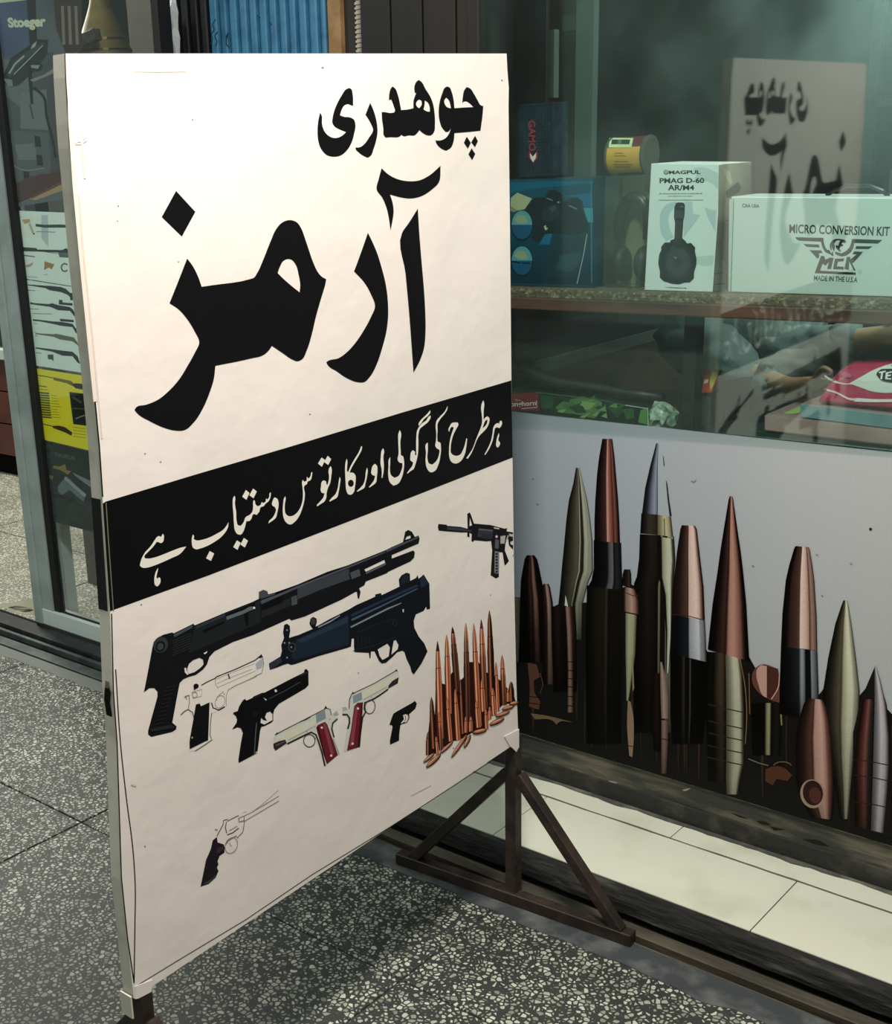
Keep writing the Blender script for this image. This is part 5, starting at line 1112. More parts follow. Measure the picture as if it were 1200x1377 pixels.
def onbox(p, l=0.):
    r = ray(p); t = (c1-CAM).dot(nr)/r.dot(nr); return CAM+r*t+nr*l
d = Deco(onbox, .001)
dd = (onbox((980, 550), 1)-onbox((980, 550), 0)).normalized()
if dd.dot(CAM-c1) < 0: d.mp = lambda p, l=0.: onbox(p, -l)
w8 = lambda p: Z(880, 400, 3.75, p)
d.poly('#0f100f', w8([(290, 688), (350, 600), (355, 575), (362, 620), (440, 540), (448, 545), (370, 640), (345, 690)])).line('#565650', w8([(300, 510), (510, 580)]), .6)
d.done('black_mark', bx, ink('mark_ink', .6))
# red and yellow packet sticking out of the box
q4 = [at_y(p, 2.45) for p in w8([(255, 370), (330, 370), (290, 480), (238, 480)])]
bm = bmesh.new(); fs = hexa(bm, q4, [v+Vector((0, .012, 0)) for v in q4]); bmesh.ops.recalc_face_normals(bm, faces=fs)
o = link('packet', bm, mat('red_packet', '#b5401f', .4), None, (q4[3].x, 2.455, q4[3].z)); tag(o, 'small red and yellow packet sticking out of the dark grey box', 'packet')
d = Deco(my(2.45), .0003); d.poly('#d8c24a', w8([(290, 372), (328, 372), (300, 440), (285, 470), (280, 430)])).poly('#d9d2b4', w8([(255, 415), (275, 410), (270, 430), (250, 435)])); d.done('packet_print', o, MATS['mark_ink'])

# stacked boxes at the right
v6 = lambda p: Z(1000, 440, 6, p)
o, f = prism('green_tray', [(1004, 577), (1280, 620), (1280, 640), (1004, 590)], 2.36, .12, mat('dark_green_tray', '#14302a', .5), None, (-.9, 2.4, ZD), ZD); tag(o, 'dark green flat tray at the bottom of the right-hand stack', 'tray')
zg = f[0].z
f = [at_y((1028, 557), 2.355), Vector((-.60, 2.355, .9215)), Vector((-.60, 2.355, ZD+.022)), at_y((1028, 579), 2.355)]
f[3].z = zg+.0005; f[2].z = f[1].z-.028
bm = bmesh.new(); fs = hexa(bm, f, [v+Vector((0, .15, 0)) for v in f]); bmesh.ops.recalc_face_normals(bm, faces=fs); bmesh.ops.bevel(bm, geom=list({e_ for g_ in fs for e_ in g_.edges}), offset=.003, segments=2, affect='EDGES')
o = link('pink_box', bm, mat('dusty_pink_card', '#a58a80', .5, var=(14, '#8d7068', .4, .65)), None, (-.8, 2.42, zg)); tag(o, 'dusty pink flat box in the stack, under the blue-grey one', 'box')
d = Deco(lambda p, l=0.: at_z(p, f[0].z-.001)+Vector((0, 0, l)), .001); d.poly('#a8c46a', v6([(290, 670), (360, 640), (460, 600), (460, 690), (400, 700), (300, 690)]), sm=True); d.done('green_patch', o, MATS['mark_ink'])
zp = f[0].z
h = [at_y((1076, 543), 2.357), Vector((-.60, 2.357, .947)), Vector((-.60, 2.357, .93)), at_y((1077, 561), 2.357)]
h[3].z = zp+.0003; h[2].z = f[1].z+.0005; h[1].z = h[2].z+(h[0].z-h[3].z)
bm = bmesh.new(); fs = hexa(bm, h, [v+Vector((0, .13, 0)) for v in h]); bmesh.ops.recalc_face_normals(bm, faces=fs); bmesh.ops.bevel(bm, geom=list({e_ for g_ in fs for e_ in g_.edges}), offset=.0012, segments=1, affect='EDGES')
o = link('blue_grey_box', bm, [mat('blue_grey_card', '#6f8f93', .4, var=(12, '#5d7b80', .4, .65)), mat('pink_top', '#a77f79', .5)], None, (-.75, 2.42, zp)); tag(o, 'thin blue-grey box with a pink top under the red packet', 'box')
for fc in o.data.polygons:
    if fc.normal.z > .8: fc.material_index = 1
zr = h[0].z
# red glossy pillow pack
bm = bmesh.new(); x0, x1, yy0, yy1 = at_y((1103, 545), 2.372).x, -.62, 2.368, 2.46
NX, NY = 40, 14; G = []
for s in (0, 1):
    g_ = []
    for i in range(NX+1):
        row = []
        for j in range(NY+1):
            u, v = i/NX, j/NY; bul = (max(0, 1-(2*u-1)**4)**.6)*(max(0, 1-(2*v-1)**4)**.7)
            wr = noise.fractal(Vector((u*9, v*4, s)), 1, 2, 3)*.10
            z = zr+.004+(.006+.072*bul*(1+wr) if s else 0)
            y = yy0+(yy1-yy0)*v-(.004*bul if v < .5 else 0)
            row.append(bm.verts.new((x0+(x1-x0)*u, y+wr*.01, z)))
        g_.append(row)
    G.append(g_)
for i in range(NX):
    for j in range(NY):
        bm.faces.new((G[1][i][j], G[1][i+1][j], G[1][i+1][j+1], G[1][i][j+1])); bm.faces.new((G[0][i][j], G[0][i][j+1], G[0][i+1][j+1], G[0][i+1][j]))
for i in range(NX):
    bm.faces.new((G[0][i][0], G[0][i+1][0], G[1][i+1][0], G[1][i][0])); bm.faces.new((G[0][i+1][NY], G[0][i][NY], G[1][i][NY], G[1][i+1][NY]))
for j in range(NY):
    bm.faces.new((G[0][0][j+1], G[0][0][j], G[1][0][j], G[1][0][j+1])); bm.faces.new((G[0][NX][j], G[0][NX][j+1], G[1][NX][j+1], G[1][NX][j]))
bmesh.ops.recalc_face_normals(bm, faces=bm.faces)
red = link('red_packet', bm, mat('glossy_red_film', '#b01e4c', .22, bump=(30, .4)), None, ((x0+x1)/2, 2.41, zr), smooth=True); tag(red, 'puffy glossy crimson packet with a white swoosh on top of the stack', 'packet')
# white swoosh and oval mark follow the film
from mathutils.bvhtree import BVHTree
def onmesh(o, off):
    me = o.data; L = LOC[o.name]
    bv = BVHTree.FromPolygons([v.co+L for v in me.vertices], [tuple(p.vertices) for p in me.polygons])
    def f_(p, l=0.):
        r = ray(p).normalized(); hit = bv.ray_cast(CAM, r)
        if hit[0] is None: return at_y(p, 2.40)-r*(off+l)
        return hit[0]-r*(off+l)
    return f_
mr_ = onmesh(red, .0012)
d = Deco(lambda p, l=0.: mr_(p, l), .0); d.up = CAM-Vector((-.8, 2.37, .98))
def grid(col, a, b, n=14, m=4):
    """patch between two px polylines"""
    A = smoothed(a, 90, 4, False); B = smoothed(b, 90, 4, False); N = min(len(A), len(B))
    V = [[d.bm.verts.new(d.mp((A[i][0]+(B[i][0]-A[i][0])*j/m, A[i][1]+(B[i][1]-A[i][1])*j/m), d.l)) for j in range(m+1)] for i in range(N)]
    c = h2l(col)
    for i in range(N-1):
        for j in range(m): d._face([V[i][j], V[i+1][j], V[i+1][j+1], V[i][j+1]], [c]*4)
    d.l += .0004
grid('#d9dbd3', v6([(860, 450), (950, 400), (1050, 345), (1140, 310), (1210, 290)]), v6([(862, 455), (930, 480), (1050, 520), (1140, 530), (1210, 528)]))
grid('#d7d5c2', v6([(655, 385), (720, 420), (800, 450), (880, 455)]), v6([(655, 400), (720, 440), (800, 460), (880, 462)]))
grid('#e7cfd2', v6([(645, 490), (750, 520), (880, 575), (930, 570)]), v6([(650, 505), (750, 535), (870, 590), (920, 590)]))
grid('#ecd9dc', v6([(930, 572), (1050, 580), (1210, 580)]), v6([(890, 600), (1050, 605), (1210, 603)]))
grid('#1b1f26', v6([(1075, 370), (1110, 340), (1160, 335), (1215, 335)]), v6([(1075, 385), (1110, 425), (1160, 440), (1215, 445)]))
for P in ([(1095, 360), (1150, 350), (1148, 362), (1128, 366), (1120, 420), (1106, 418), (1112, 368), (1095, 372)], [(1150, 365), (1200, 355), (1198, 366), (1168, 372), (1166, 385), (1192, 382), (1190, 393), (1164, 396), (1162, 410), (1195, 412), (1193, 422), (1145, 420)]):
    d.l += .0004; d.poly('#e4e6e2', v6(P))
grid('#c14f7a', v6([(780, 365), (820, 360), (880, 385)]), v6([(800, 390), (830, 405), (870, 405)]))
d.done('packet_print', red, ink('film_ink', .25), 'white swoosh with a dark oval')

# --- display fittings behind
for (pa, pb, y, nm, lb, mt) in (((779, 0), (797, 240), 2.52, 'trim_4', 'pale green upright post behind the boxes', '#46544c'), ((737, 40), (745, 130), 2.62, 'trim_5', 'thin pale upright strip behind the dark box', '#55635b')):
    xa = at_y((pa[0]-6 if pa[0] > 760 else pa[0], 150), y).x; xb = at_y((pb[0], 150), y).x
    za = 1.16 if nm == 'trim_4' else at_y((741, 132), y).z; zb_ = 2.26 if nm == 'trim_4' else at_y((741, 40), y).z
    struct(BOX(nm, xa, xb, y, y+.02, za, zb_, mat('post_'+nm, mt, .6), None, .001), lb)
BOX('trim_6', -1.63, at_y((797, 30), 2.66).x, 2.66, 2.68, at_y((740, 45), 2.66).z, at_y((740, 24), 2.66).z, mat('rail_green', '#2f3b36', .6), None, .001)['kind'] = 'structure'
# counter running back into the display room
x_ = -1.635
ya = at_x((722, 486), x_); yb = at_x((885, 441), x_)
cn = empty('inner_counter', (-1.73, 3.1, .02), 'brown inner counter with a bare metal top edge running back behind the camouflage box', 'counter')
zc_ = ya.z
BOX('counter_body', -1.83, x_-.002, ya.y, 4.1, .02, zc_-.02, mat('brown_laminate', '#4b4035', .5, var=(8, '#3c332b', .4, .6)), cn, .002)
BOX('counter_lid', -1.83, x_-.008, ya.y, 4.1, zc_-.0195, zc_-.003, mat('dark_lid', '#101312', .5), cn, .001)
BOX('metal_edge', x_-.007, x_, ya.y-.005, 4.1, zc_-.030, zc_, mat('dull_metal', '#7c8a84', .35, .7), cn, .001)
# rack with boxes far behind (dim)
rk = empty('back_rack', (-.6, 4.0, .02), 'dim open rack with dark goods at the back of the display room', 'rack')
M_RK = mat('rack_grey', '#161c1a', .6)
for x in (-1.4, -.9, -.4, .1): BOX('rack_post', x, x+.03, 3.9, 3.93, .02, 2.2, M_RK, rk, .001)
for z in (.7, 1.1, 1.5, 1.9): BOX('rack_shelf', -1.4, .13, 3.9, 4.15, z, z+.02, M_RK, rk, .001)
random.seed(11)
cols = ['#2a3a38', '#39332a', '#20292e', '#4a4438', '#2f4038', '#1d2422']
for z in (1.12, 1.52):
    x = -1.33
    while x < .0:
        w_ = random.uniform(.09, .2); h_ = random.uniform(.12, .28)
        if not any(x < p < x+w_+.02 or x < p+.03 < x+w_ for p in (-.9, -.4)):
            o = BOX('goods_box', x, x+w_, 3.935, 4.1, z+.0005, z+h_, mat('goods_%d' % random.randrange(6), cols[random.randrange(6)], .6), None, .001, (x, 4.0, z))
            tag(o, 'dim carton on the rack at the back of the display room', 'box', 'dim cartons on the back rack')
        x += w_+.03

# ---------------------------------------------------------------- person behind the boxes
def skin_obj(name, verts, edges, rad, mt, parent, sub=2, root=0):
    me = bpy.data.meshes.new(name); L = wloc(parent)
    me.from_pydata([Vector(v)-L for v in verts], edges, []); o = bpy.data.objects.new(name, me); scn.collection.objects.link(o)
    s = o.modifiers.new('s', 'SKIN'); s.use_smooth_shade = True
    for i, r in enumerate(rad):
        sv = me.skin_vertices[0].data[i]; sv.radius = (r, r) if not isinstance(r, tuple) else r; sv.use_root = (i == root)
    u = o.modifiers.new('u', 'SUBSURF'); u.levels = sub; u.render_levels = sub
    dg = bpy.context.evaluated_depsgraph_get(); m2 = bpy.data.meshes.new_from_object(o.evaluated_get(dg)); m2.name = name
    o.modifiers.clear(); o.data = m2; m2.materials.clear(); m2.materials.append(mt)
    for p in m2.polygons: p.use_smooth = True
    if parent: o.parent = parent; LOC[o.name] = L
    return o
M_SK = mat('skin', '#a98c63', .55); M_CL = mat('dark_cloth', '#6a7d78', .9, bump=(30, .5), var=(5, '#4a5a55', .4, .65))
M_CL2 = mat('grey_cloth', '#8b9188', .9, bump=(30, .5), var=(6, '#42463f', .4, .65))
pe = empty('person', (-1.35, 2.95, .02), 'person in dark grey clothes leaning over, one bare forearm reaching behind the red packet', 'person')
V = lambda x, y, d_: tuple(at_y((x, y), d_))
hip = (-1.24, 3.05, .60); chest = (-1.24, 2.95, .95); shl = V(920, 415, 2.87); shr = (-1.30, 3.05, 1.10)
elb = V(990, 500, 2.73); wr = V(1058, 524, 2.68); hand = V(1105, 520, 2.65)
elb2 = V(1050, 475, 2.86); wr2 = V(1170, 456, 2.82); hand2 = V(1200, 450, 2.80)
neck = (-1.33, 2.86, 1.13); head = tuple(at_y((948, 320), 2.84)); ht = (head[0]+.01, head[1]-.01, head[2]+.09)
vs = [hip, (-1.24, 3.0, .78), chest, neck, head, ht, shl, elb, wr, hand, shr, elb2, wr2, hand2,
      (-1.14, 2.98, .54), (-1.02, 2.75, .50), (-1.02, 2.8, .06), (-1.33, 2.98, .54), (-1.28, 2.72, .50), (-1.28, 2.78, .06)]
es = [(0, 1), (1, 2), (2, 3), (3, 4), (4, 5), (2, 6), (6, 7), (7, 8), (8, 9), (2, 10), (10, 11), (11, 12), (12, 13), (0, 14), (14, 15), (15, 16), (0, 17), (17, 18), (18, 19)]
rd = [.11, .11, .12, .05, .085, .06, .05, .038, .028, .022, .05, .038, .028, .022, .075, .06, .04, .075, .06, .04]
# fingers
for hnd, w3 in ((hand, wr), (hand2, wr2)):
    b = vs.index(hnd); dv = (Vector(hnd)-Vector(w3)).normalized(); sd = dv.cross(Vector((0, 1, 0))).normalized()
    for kf, (off, ln) in enumerate(((.024, .045), (.009, .07), (-.002, .075), (-.012, .07), (-.022, .055))):
        p0 = Vector(hnd)+sd*off*.8+dv*(-.01 if kf == 0 else .02); p1 = p0+dv*ln*.5+sd*(.02 if kf == 0 else 0)+Vector((0, -.004, 0)); p2 = p1+dv*ln*.45+Vector((0, .008, -.015))
        i0 = len(vs); vs += [tuple(p0), tuple(p1), tuple(p2)]; rd += [.009, .0085, .0075]; es += [(b, i0), (i0, i0+1), (i0+1, i0+2)]
body = skin_obj('body', vs, es, rd, M_SK, pe)
def cloth(name, pts, rad, mt, amp=.010, seed=0):
    vs = [tuple(p) for p in pts]; o = skin_obj(name, vs, [(i, i+1) for i in range(len(vs)-1)], rad, mt, pe, 3)
    for v in o.data.vertices:
        n1 = noise.fractal(v.co*Vector((9, 9, 16)).x+Vector((seed, 0, 0)), 1, 2, 3) if False else noise.ridged_multi_fractal(Vector((v.co.x*7+seed, v.co.y*7, v.co.z*13)), 1, 2, 4, 1, 2)-1
        v.co += v.normal*amp*1.7*n1
    return o
cloth('shirt', [hip, (-1.24, 3.0, .78), chest, (-1.26, 2.93, 1.06)], [.14, .145, .15, .10], M_CL, .015, 1)
cloth('sleeve', [V(910, 412, 2.84), V(950, 470, 2.81), elb, V(1020, 515, 2.705), V(1049, 523, 2.685)], [.10, .085, .060, .048, .042], M_CL, .012, 2)
cloth('sleeve', [V(950, 425, 2.98), V(1010, 465, 2.90), elb2, V(1100, 466, 2.85), V(1160, 457, 2.825)], [.10, .09, .062, .052, .040], M_CL, .014, 3)
cloth('shirt_front', [V(930, 440, 2.86), V(985, 450, 2.84), V(1050, 455, 2.90), V(1120, 445, 2.93)], [.075, .085, .07, .045], M_CL, .016, 5)
cloth('shirt_tail', [V(1000, 520, 2.80), V(1060, 495, 2.80), V(1120, 470, 2.82)], [.05, .045, .03], M_CL2, .008, 7)
hr = skin_obj('hair', [head, (head[0], head[1]+.02, head[2]+.06), (head[0], head[1]+.04, head[2]+.02)], [(0, 1), (1, 2)], [.075, .075, .08], mat('black_hair', '#0d0c0b', .6), pe)

# ================================================================ GLASS DOOR AT THE LEFT
door = empty('door_1', (-2.9, 2.28, .03), None, None); struct(door, 'sliding glass door with grey aluminium frame, hung with posters')
YD = 2.262
BOX('door_stile', -3.362, -3.322, YD-.004, YD+.045, .031, 2.24, M_ALU, door, .002)
BOX('door_stile', -3.322, -3.266, YD+.004, YD+.04, .031, 2.24, M_ALU, door, .001)
BOX('gasket', -3.266, -3.238, YD+.010, YD+.034, .084, 2.2, M_RUB, door, .001)
BOX('bottom_rail', -3.322, -2.555, YD, YD+.045, .031, .084, mat('pale_aluminium', '#cdd6d3', .35, .15), door, .002)
BOX('top_rail', -3.322, -2.555, YD, YD+.045, 2.18, 2.24, M_ALU, door, .002)
BOX('door_stile', -2.555, -2.53, YD, YD+.045, .031, 2.24, mat('black_frame', '#0e0c0b'), door, .002)
BOX('gasket', -3.238, -2.555, YD+.014, YD+.018, .084, .090, M_RUB, door, 0)
BOX('pane', -3.238, -2.555, YD+.019, YD+.024, .084, 2.18, M_GLASS2, door, 0)
BOX('inner_jamb', -3.335, -3.275, 2.335, 2.375, .031, 2.2, MATS['pale_aluminium'], door, .002)
YQ = YD+.027
def sheet(name, quad, label, col, extra=None):
    f = [at_y(p, YQ) for p in quad]; bm = bmesh.new(); fs = hexa(bm, f, [v+Vector((0, .0012, 0)) for v in f]); bmesh.ops.recalc_face_normals(bm, faces=fs)
    o = link(name, bm, mat('paper_'+col.strip('#'), col, .5), None, tuple((f[2]+f[3])/2)); tag(o, label, 'poster'); return o
INKL = ink('leaflet_ink', .5)
u8 = lambda p: Z(0, 0, 4, p)
o = sheet('gun_poster', [(-30, -60), (73, -60), (105, 265), (17, 279)], 'dim grey gun maker poster at the top of the glass door', '#5b5f63')
d = Deco(my(YQ), .0003)
d.grad([(-12, 0), (46, 0), (46, 76), (4, 76)], ['#4a5878', '#3a4560', '#4d566c', '#3c4866']).grad([(46, 0), (80, 0), (88, 70), (48, 76)], ['#55585e', '#43464c', '#5d6065', '#54585c'])
d.poly('#b9c2a6', [(-10, -4), (38, -4), (36, 0), (0, 4)]).poly('#241f1d', [(36, 0), (48, 0), (50, 60), (40, 60)]).poly('#3b2c29', [(72, 0), (110, 0), (110, 66), (88, 70), (76, 40)])
for x in (82, 91, 100): d.poly('#7d6f66', [(x, 8), (x+4, 8), (x+6, 60), (x+2, 60)])
d.grad([(4, 76), (72, 70), (85, 250), (16, 276)], ['#53585c', '#44484b', '#4a4344', '#2f3234'])
d.poly('#64696b', u8([(20, 320), (150, 330), (170, 470), (110, 580), (20, 500)]), sm=True).poly('#6c7072', u8([(110, 500), (250, 480), (260, 700), (110, 690)]))
d.poly('#22262a', u8([(20, 400), (60, 310), (150, 250), (200, 210), (260, 215), (255, 290), (190, 380), (100, 460), (60, 468), (20, 445)])).poly('#3c4144', u8([(40, 400), (75, 330), (150, 275), (235, 225), (240, 240), (160, 300), (90, 360), (55, 415)]))
d.line('#a7aaa2', u8([(50, 395), (80, 345), (130, 300)]), 2).line('#a7aaa2', u8([(75, 400), (230, 245)]), 1.2).poly('#9fa296', u8([(175, 240), (200, 220), (190, 250), (165, 265)])).poly('#7d8080', u8([(15, 420), (65, 430), (70, 465), (45, 462)]))
d.poly('#15181a', u8([(145, 340), (170, 340), (180, 560), (165, 560)])).poly('#8b8078', u8([(160, 430), (240, 400), (300, 360), (300, 390), (180, 440)])).poly('#1b1e20', u8(ell(200, 360, 30, 26, 14))).poly('#8a8d8a', u8([(165, 350), (215, 350), (205, 370), (170, 365)]))
d.line('#15181a', u8([(180, 470), (235, 520), (250, 620), (285, 760), (300, 850)]), 3.5, sm=True).line('#2d3133', u8([(160, 560), (180, 640)]), 1.8)
d.poly('#565b5c', u8([(60, 700), (260, 715), (275, 900), (240, 1000), (90, 990), (60, 880)])).poly('#6c7173', u8([(80, 780), (180, 770), (210, 860), (100, 860)]), sm=True)
for x, y in ((185, 730), (195, 830), (125, 920), (210, 935)): d.poly('#1a1c1e', u8([(x, y), (x+32, y+5), (x+37, y+62), (x+5, y+58)]))
d.line('#8c918c', u8([(10, 600), (20, 750), (40, 850), (110, 910), (240, 905)]), .9, sm=True).poly('#5c463f', u8([(215, 935), (240, 935), (242, 992), (212, 990)])).poly('#4f2f2c', u8([(60, 1000), (160, 950), (340, 920), (345, 965), (170, 1060), (60, 1090)])).poly('#a98d6a', u8([(155, 1070), (345, 985), (350, 1020), (190, 1078)])).poly('#6d4a32', u8([(165, 1062), (345, 970), (346, 985), (170, 1070)]))
d.text('#c6cfb4', 'Stoeger', u8([(38, 95), (246, 84), (246, 160), (50, 165)]), .05)
d.done('poster_print', o, INKL, 'pale lettering over a revolver and gear')
GW = '#e2eee4'
o = sheet('leaflet', [(18, 283), (180, 290), (180, 356), (25, 333)], 'pale green-white leaflet at the top of the column, with a barrel and sketch', GW)
t7 = lambda p: Z(0, 270, 5.74, p)
d = Deco(my(YQ), .0003)
d.poly('#dfe8d8', t7([(140, 115), (320, 130), (330, 290), (170, 280)])).poly('#c09a66', t7([(170, 145), (230, 140), (235, 165), (190, 180)]), sm=True).poly('#a8b2ac', t7([(220, 180), (235, 170), (265, 250), (250, 255)])).poly('#262a2a', t7(ell(262, 255, 7, 7, 8))).poly('#b7c6c8', t7([(320, 110), (370, 110), (375, 360), (320, 290)]))
d.poly('#3a4341', t7([(275, 178), (345, 185), (460, 183), (700, 195), (700, 212), (460, 207), (345, 208), (275, 198)])).line('#7d8b85', t7([(280, 238), (425, 242)]), 1)
d.done('poster_print', o, INKL)
o = sheet('leaflet', [(26.5, 334), (180, 357), (180, 398), (33, 374.5)], 'pale leaflet below the topmost, with a black barrel and small gold emblems', GW)
d = Deco(my(YQ), .0003)
d.poly('#2c3333', t7([(165, 357), (280, 365), (290, 376), (480, 380), (510, 365), (540, 385), (700, 400), (700, 450), (540, 440), (460, 435), (450, 400), (285, 392), (175, 390)])).poly('#5c6663', t7([(450, 400), (540, 400), (540, 440), (470, 436)]))
d.line('#5d6763', t7([(175, 420), (270, 432)]), 1.4).poly('#c49a92', t7([(195, 500), (260, 475), (240, 505), (205, 515)]), sm=True).poly('#a08045', t7([(345, 465), (370, 475), (420, 490), (400, 530), (375, 515), (340, 535)])).line('#6b5750', t7(ell(500, 515, 26, 30, 12, 0, 40, 320)), 2).line('#8a958f', t7([(200, 585), (290, 590)]), .8).line('#8a958f', t7([(340, 568), (370, 570)]), .8)
d.done('poster_print', o, INKL)
o = sheet('leaflet', [(33.5, 376), (180, 399), (180, 512), (44, 491)], 'tall pale leaflet in the middle of the column showing five rifles', GW)
d = Deco(my(YQ), .0003)
R1 = '#262e2d'
for P, c in (([(210, 645), (350, 655), (370, 655), (470, 665), (510, 680), (540, 710), (575, 715), (570, 765), (545, 770), (538, 740), (520, 725), (470, 705), (380, 690), (352, 675), (215, 652)], R1), ([(232, 782), (270, 790), (380, 797), (400, 790), (450, 805), (540, 820), (565, 840), (600, 910), (585, 905), (540, 850), (450, 845), (390, 820), (235, 798)], R1), ([(455, 765), (480, 765), (485, 785), (560, 790), (560, 810), (455, 800)], R1),
             ([(252, 913), (300, 918), (400, 930), (480, 935), (560, 950), (590, 990), (605, 1030), (585, 1020), (560, 975), (470, 965), (405, 950), (300, 930), (258, 928)], R1), ([(462, 910), (570, 920), (570, 938), (465, 930)], R1), ([(268, 1015), (290, 1022), (415, 1030), (430, 1025), (570, 1055), (600, 1095), (610, 1130), (595, 1110), (560, 1085), (460, 1070), (415, 1050), (280, 1030)], '#6a6656'), ([(273, 1130), (400, 1145), (470, 1155), (560, 1165), (600, 1200), (620, 1260), (600, 1250), (560, 1200), (480, 1195), (405, 1165), (275, 1140)], R1), ([(368, 1187), (412, 1187), (415, 1240), (400, 1225), (370, 1222)], '#3f4a44')):
    d.poly(c, t7(P))
for y, a, b in ((690, 215, 270), (833, 235, 300), (870, 250, 400), (945, 262, 285), (1040, 270, 290), (1172, 275, 320)): d.line('#8b9a92', t7([(a, y), (b, y+4)]), 1.1)
d.done('poster_print', o, INKL)
o = sheet('yellow_leaflet', [(43, 494.5), (180, 516), (180, 620), (54, 590)], 'bright yellow leaflet with rifles on the glass door', '#eede12')
d = Deco(my(YQ), .0003)
y5 = lambda p: Z(0, 440, 4.915, p)
d.poly('#7c6a20', y5([(350, 330), (400, 340), (470, 355), (500, 385), (600, 380), (600, 410), (530, 412), (480, 390), (440, 370), (355, 350)])).line('#3a3413', y5([(237, 315), (300, 325), (350, 335)]), 1.1).poly('#2b1c14', y5([(475, 375), (500, 370), (600, 380), (600, 410), (500, 405)]))
d.line('#5d5a22', y5([(248, 385), (310, 395)]), 1.4).line('#5d5a22', y5([(250, 408), (315, 415)]), .8)
for i in range(11): d.line('#5e5d2c', y5([(255+i*2, 432+i*16), (325+i*1.5, 438+i*16)]), 2.2)
for i in range(9): d.line('#a09a20', y5([(338, 450+i*18), (375+(i*37 % 30), 454+i*18)]), .8)
d.poly('#181a15', y5([(458, 427), (640, 450), (640, 660), (485, 640)])).line('#5f6450', y5([(470, 535), (640, 545)]), 1).line('#8f9384', y5([(500, 605), (550, 585), (620, 575)]), 1.4).line('#4b4f40', y5([(480, 460), (540, 500)]), 3)
d.line('#4a4418', y5([(275, 637), (350, 655)]), 1.2).poly('#3a2a16', y5([(350, 652), (390, 650), (430, 660), (478, 695), (475, 718), (430, 695), (350, 665)]))
for i in range(4): d.line('#a09a20', y5([(485, 660+i*20), (570, 672+i*20)]), .8)
d.done('poster_print', o, INKL)
o = sheet('black_leaflet', [(54, 591.5), (180, 621), (180, 730), (66, 700)], 'black leaflet with silver pistols, lowest on the glass door', '#202424')
d = Deco(my(YQ), .0003)
d.line('#4f5656', y5(ell(320, 820, 34, 36, 16)), 1.6, True).text('#646b69', 'TAURUS', y5([(360, 825), (495, 855), (495, 880), (358, 850)]), .02)
d.line('#3c4242', y5([(275, 875), (600, 930)]), .8)
for P, c in (([(380, 1055), (400, 1030), (440, 985), (470, 1010), (560, 1110), (555, 1155), (510, 1120), (460, 1075), (410, 1110), (385, 1090)], '#6d777b'), ([(430, 985), (570, 1105), (562, 1125), (425, 1005)], '#959d9e'), ([(480, 960), (520, 980), (610, 1020), (620, 1070), (560, 1030), (500, 985)], '#7f888b'), ([(395, 920), (430, 905), (440, 945), (470, 950), (450, 975), (400, 945), (350, 930), (355, 915)], '#8d7b3f'), ([(325, 975), (355, 985), (345, 1010), (330, 995)], '#7a7344'), ([(300, 1090), (420, 1110), (560, 1180), (600, 1240), (320, 1260)], '#2c3132')):
    d.poly(c, y5(P), sm=False)
d.done('poster_print', o, INKL)

# ================================================================ THINGS OVER THE SIGN'S TOP EDGE
# folded steel gate: blue and black slats
YG = 2.42
edges = [230, 243, 256, 269, 281.7, 295, 308, 321.7, 335, 348, 361.7, 375, 388, 400.7, 415, 430, 441]
gate = empty('folding_gate', (-2.4, YG, .03), 'folded steel gate of blue and black upright slats behind the sign', 'gate')
M_BLUE = mat('blue_enamel', '#3d7ba0', .45, var=(26, '#2c6488', .45, .72)); M_BLK = mat('black_enamel', '#15171a', .4)
for i, (a, b) in enumerate(zip(edges, edges[1:])):
    xa = at_y((a, 40), YG).x; xb = at_y((b, 40), YG).x
    bm = bmesh.new(); pr = [(xa+.0035, YG+.03), (xa+.005, YG), (xa+.012, YG-.003), (xb-.010, YG-.003), (xb-.006, YG), (xb-.0045, YG+.03)]
    hexa(bm, [(x, y, .032) for x, y in pr], [(x, y, 2.24) for x, y in pr]); bmesh.ops.recalc_face_normals(bm, faces=bm.faces)
    link('slat', bm, M_BLK if i < 4 else M_BLUE, gate)
for z in (.35, 1.0, 1.83):
    BOX('cross_link', at_y((232, 40), YG).x, at_y((440, 40), YG).x, YG+.031, YG+.036, z, z+.02, M_BLK, gate, 0)
# scribble on the slats
d = Deco(my(YG-.0038), .0)
for P in ([(283, 60), (286, 52), (284, 46), (288, 40), (286, 33), (290, 26)], [(290, 62), (292, 55), (289, 50), (293, 42)], [(304, 50), (307, 44), (305, 60), (309, 64)], [(345, 20), (350, 24)], [(362, 30), (366, 34)]): d.line('#16303f', P, 1, sm=True)
d.done('scribbles', gate, ink('mark_ink'))['kind'] = 'stuff'
def upright(name, a, b, y, mt, label, cat, depth=.03, py=40):
    o = BOX(name, at_y((a, py), y).x, at_y((b, py), y).x, y, y+depth, .031, 2.24, mt, None, .002); struct(o, label); return o
upright('trim_7', 441, 458, 2.405, mat('raw_wood', '#a8855b', .7, bump=(40, .3), var=(18, '#8d6b45', .4, .65)), 'raw wooden post beside the blue gate', 'post')
upright('trim_8', 458, 479, 2.42, mat('dark_olive_trim', '#2a2620', .7), 'dark strip between the wooden post and the ribbed strip', 'post')
rb = upright('trim_9', 479, 493, 2.39, mat('ribbed_cream', '#b3a899', .6), 'ribbed cream edging strip beside the brown wall', 'post', .012)
xa, xb = at_y((479, 40), 2.39).x, at_y((493, 40), 2.39).x
for i in range(70): BOX('rib', xa, xb, 2.387, 2.391, 1.55+i*.010, 1.555+i*.010, MATS['ribbed_cream'], rb, 0)
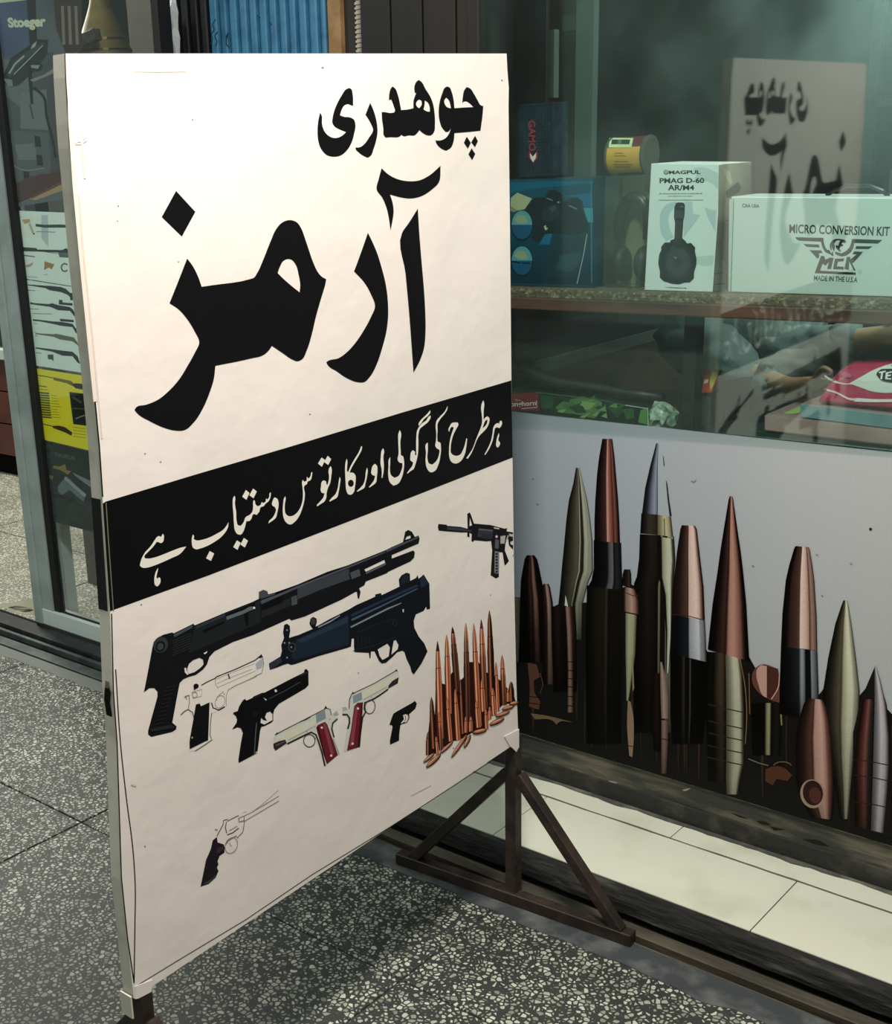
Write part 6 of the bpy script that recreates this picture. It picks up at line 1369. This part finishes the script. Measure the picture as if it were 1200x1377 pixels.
# grey bent bracket left of the gate
tag(BOX('steel_bracket', at_y((209, 50), 2.34).x, at_y((216, 50), 2.34).x, 2.34, 2.40, .031, at_y((212, 27), 2.34).z, M_BLK, None, .001), 'thin black upright bracket at the left of the gate', 'bracket')
# brass bell-shaped vase, dark wooden rail and pale panels behind the door glass
cb = at_y((139, 60), 2.75)
vz = empty('brass_vase', (cb.x, 2.75, cb.z-.06), 'brass bell-shaped vase showing over the sign at left', 'vase')
bm = bmesh.new(); s = .001*1.25
lathe(bm, [(.001, -.06), (.07, -.06), (.088, -.045), (.088, -.02), (.075, .01), (.06, .05), (.045, .085), (.032, .12), (.026, .16), (.03, .20), (.001, .20)], (cb.x, 2.75, cb.z), 36)
link('vase_body', bm, mat('brass', '#9a8548', .65, .2, var=(9, '#3e3320', .4, .65)), vz, smooth=True)
for z, r in ((-.02, .0885), (.012, .0755)):
    bm = bmesh.new(); lathe(bm, [(r-.004, -.003), (r+.002, -.003), (r+.002, .003), (r-.004, .003)], (cb.x, 2.75, cb.z+z), 36); link('ring', bm, mat('brass_dark', '#5f5230', .3, .8), vz)
cs = empty('display_cabinet', (cb.x, 2.9, .03), 'tan and grey display cabinet standing inside the door', 'cabinet')
BOX('cabinet_body', cb.x-.20, cb.x+.30, 2.62, 3.1, .031, cb.z-.062, mat('cabinet_grey', '#6b6660', .6, var=(4, '#57514c', .4, .6)), cs, .003)
BOX('cabinet_back', cb.x-.20, at_y((176, 30), 3.08).x, 3.08, 3.1, cb.z-.062, 2.3, mat('mauve_grey', '#3a3940', .6, var=(3, '#2f2c33', .4, .6)), cs, 0)
BOX('side_panel', at_y((172, 30), 3.0).x, at_y((207, 30), 3.0).x, 3.0, 3.03, cb.z-.062, 2.3, mat('tan_panel', '#5c4c3b', .6, var=(7, '#4b3d2e', .4, .6)), cs, 0)
bm = bmesh.new(); pa, pb = at_y((88, 66), 2.63), at_y((131, 46), 2.635); bar(bm, pa, pb, .034, (0, 1, 0), .03)
o = link('wooden_block', bm, mat('brown_block', '#4d3d33', .6, var=(40, '#6a574a', .4, .6)), None, tuple(pa)); tag(o, 'short dark wooden block leaning against the brass vase above the sign corner', 'block')
# brown counter deep inside the shop
kc = empty('shop_counter', (-5.6, 3.75, .03), 'reddish brown wooden shop counter with pale top at the far left', 'counter')
zt_ = at_y((0, 482), 3.45).z
BOX('counter_base', -7.2, -4.55, 3.50, 4.2, .031, .14, M_DARK, kc, 0)
n = 3
for i in range(n):
    z0 = .14+(zt_-.14)*i/n; z1 = .14+(zt_-.14)*(i+1)/n
    BOX('counter_board', -7.2, -4.5, 3.45, 4.2, z0+.003, z1-.003, mat('red_brown_board', '#54271d', .45, var=(5, '#3f1c15', .4, .6)), kc, .003)
BOX('counter_top', -7.25, -4.48, 3.42, 4.22, zt_, zt_+.05, mat('pale_top', '#a9b3ab', .4), kc, .004)
BOX('glass_case', -7.2, -4.5, 3.46, 4.2, zt_+.0505, zt_+.40, mat('smoked_glass', '#1a211f', .1), kc, .003)

# crumpled pale strip beside the bracket
bm = bmesh.new(); pr = []
for i in range(26):
    z = 1.40+i*.02; e = noise.fractal(Vector((z*30, 1, 0)), 1, 2, 3)*.008
    x = at_y((217, 40), 2.37).x+.034; pr.append([(x+e, 2.37, z), (x+.018+e, 2.362+e, z+.004), (x+.030-e, 2.372, z-.004), (x+.014+e, 2.384, z)])
vv = [[bm.verts.new(p) for p in r] for r in pr]
for a, b in zip(vv, vv[1:]):
    for i in range(4): bm.faces.new((a[i], a[(i+1) % 4], b[(i+1) % 4], b[i]))
bm.faces.new(vv[0][::-1]); bm.faces.new(vv[-1]); bmesh.ops.recalc_face_normals(bm, faces=bm.faces)
o = link('plastic_strip', bm, mat('crumpled_plastic', '#a9abad', .35), None, (x+.015, 2.37, 1.40)); tag(o, 'crumpled pale plastic strip hanging between the thin bracket and the black slats', 'strip')
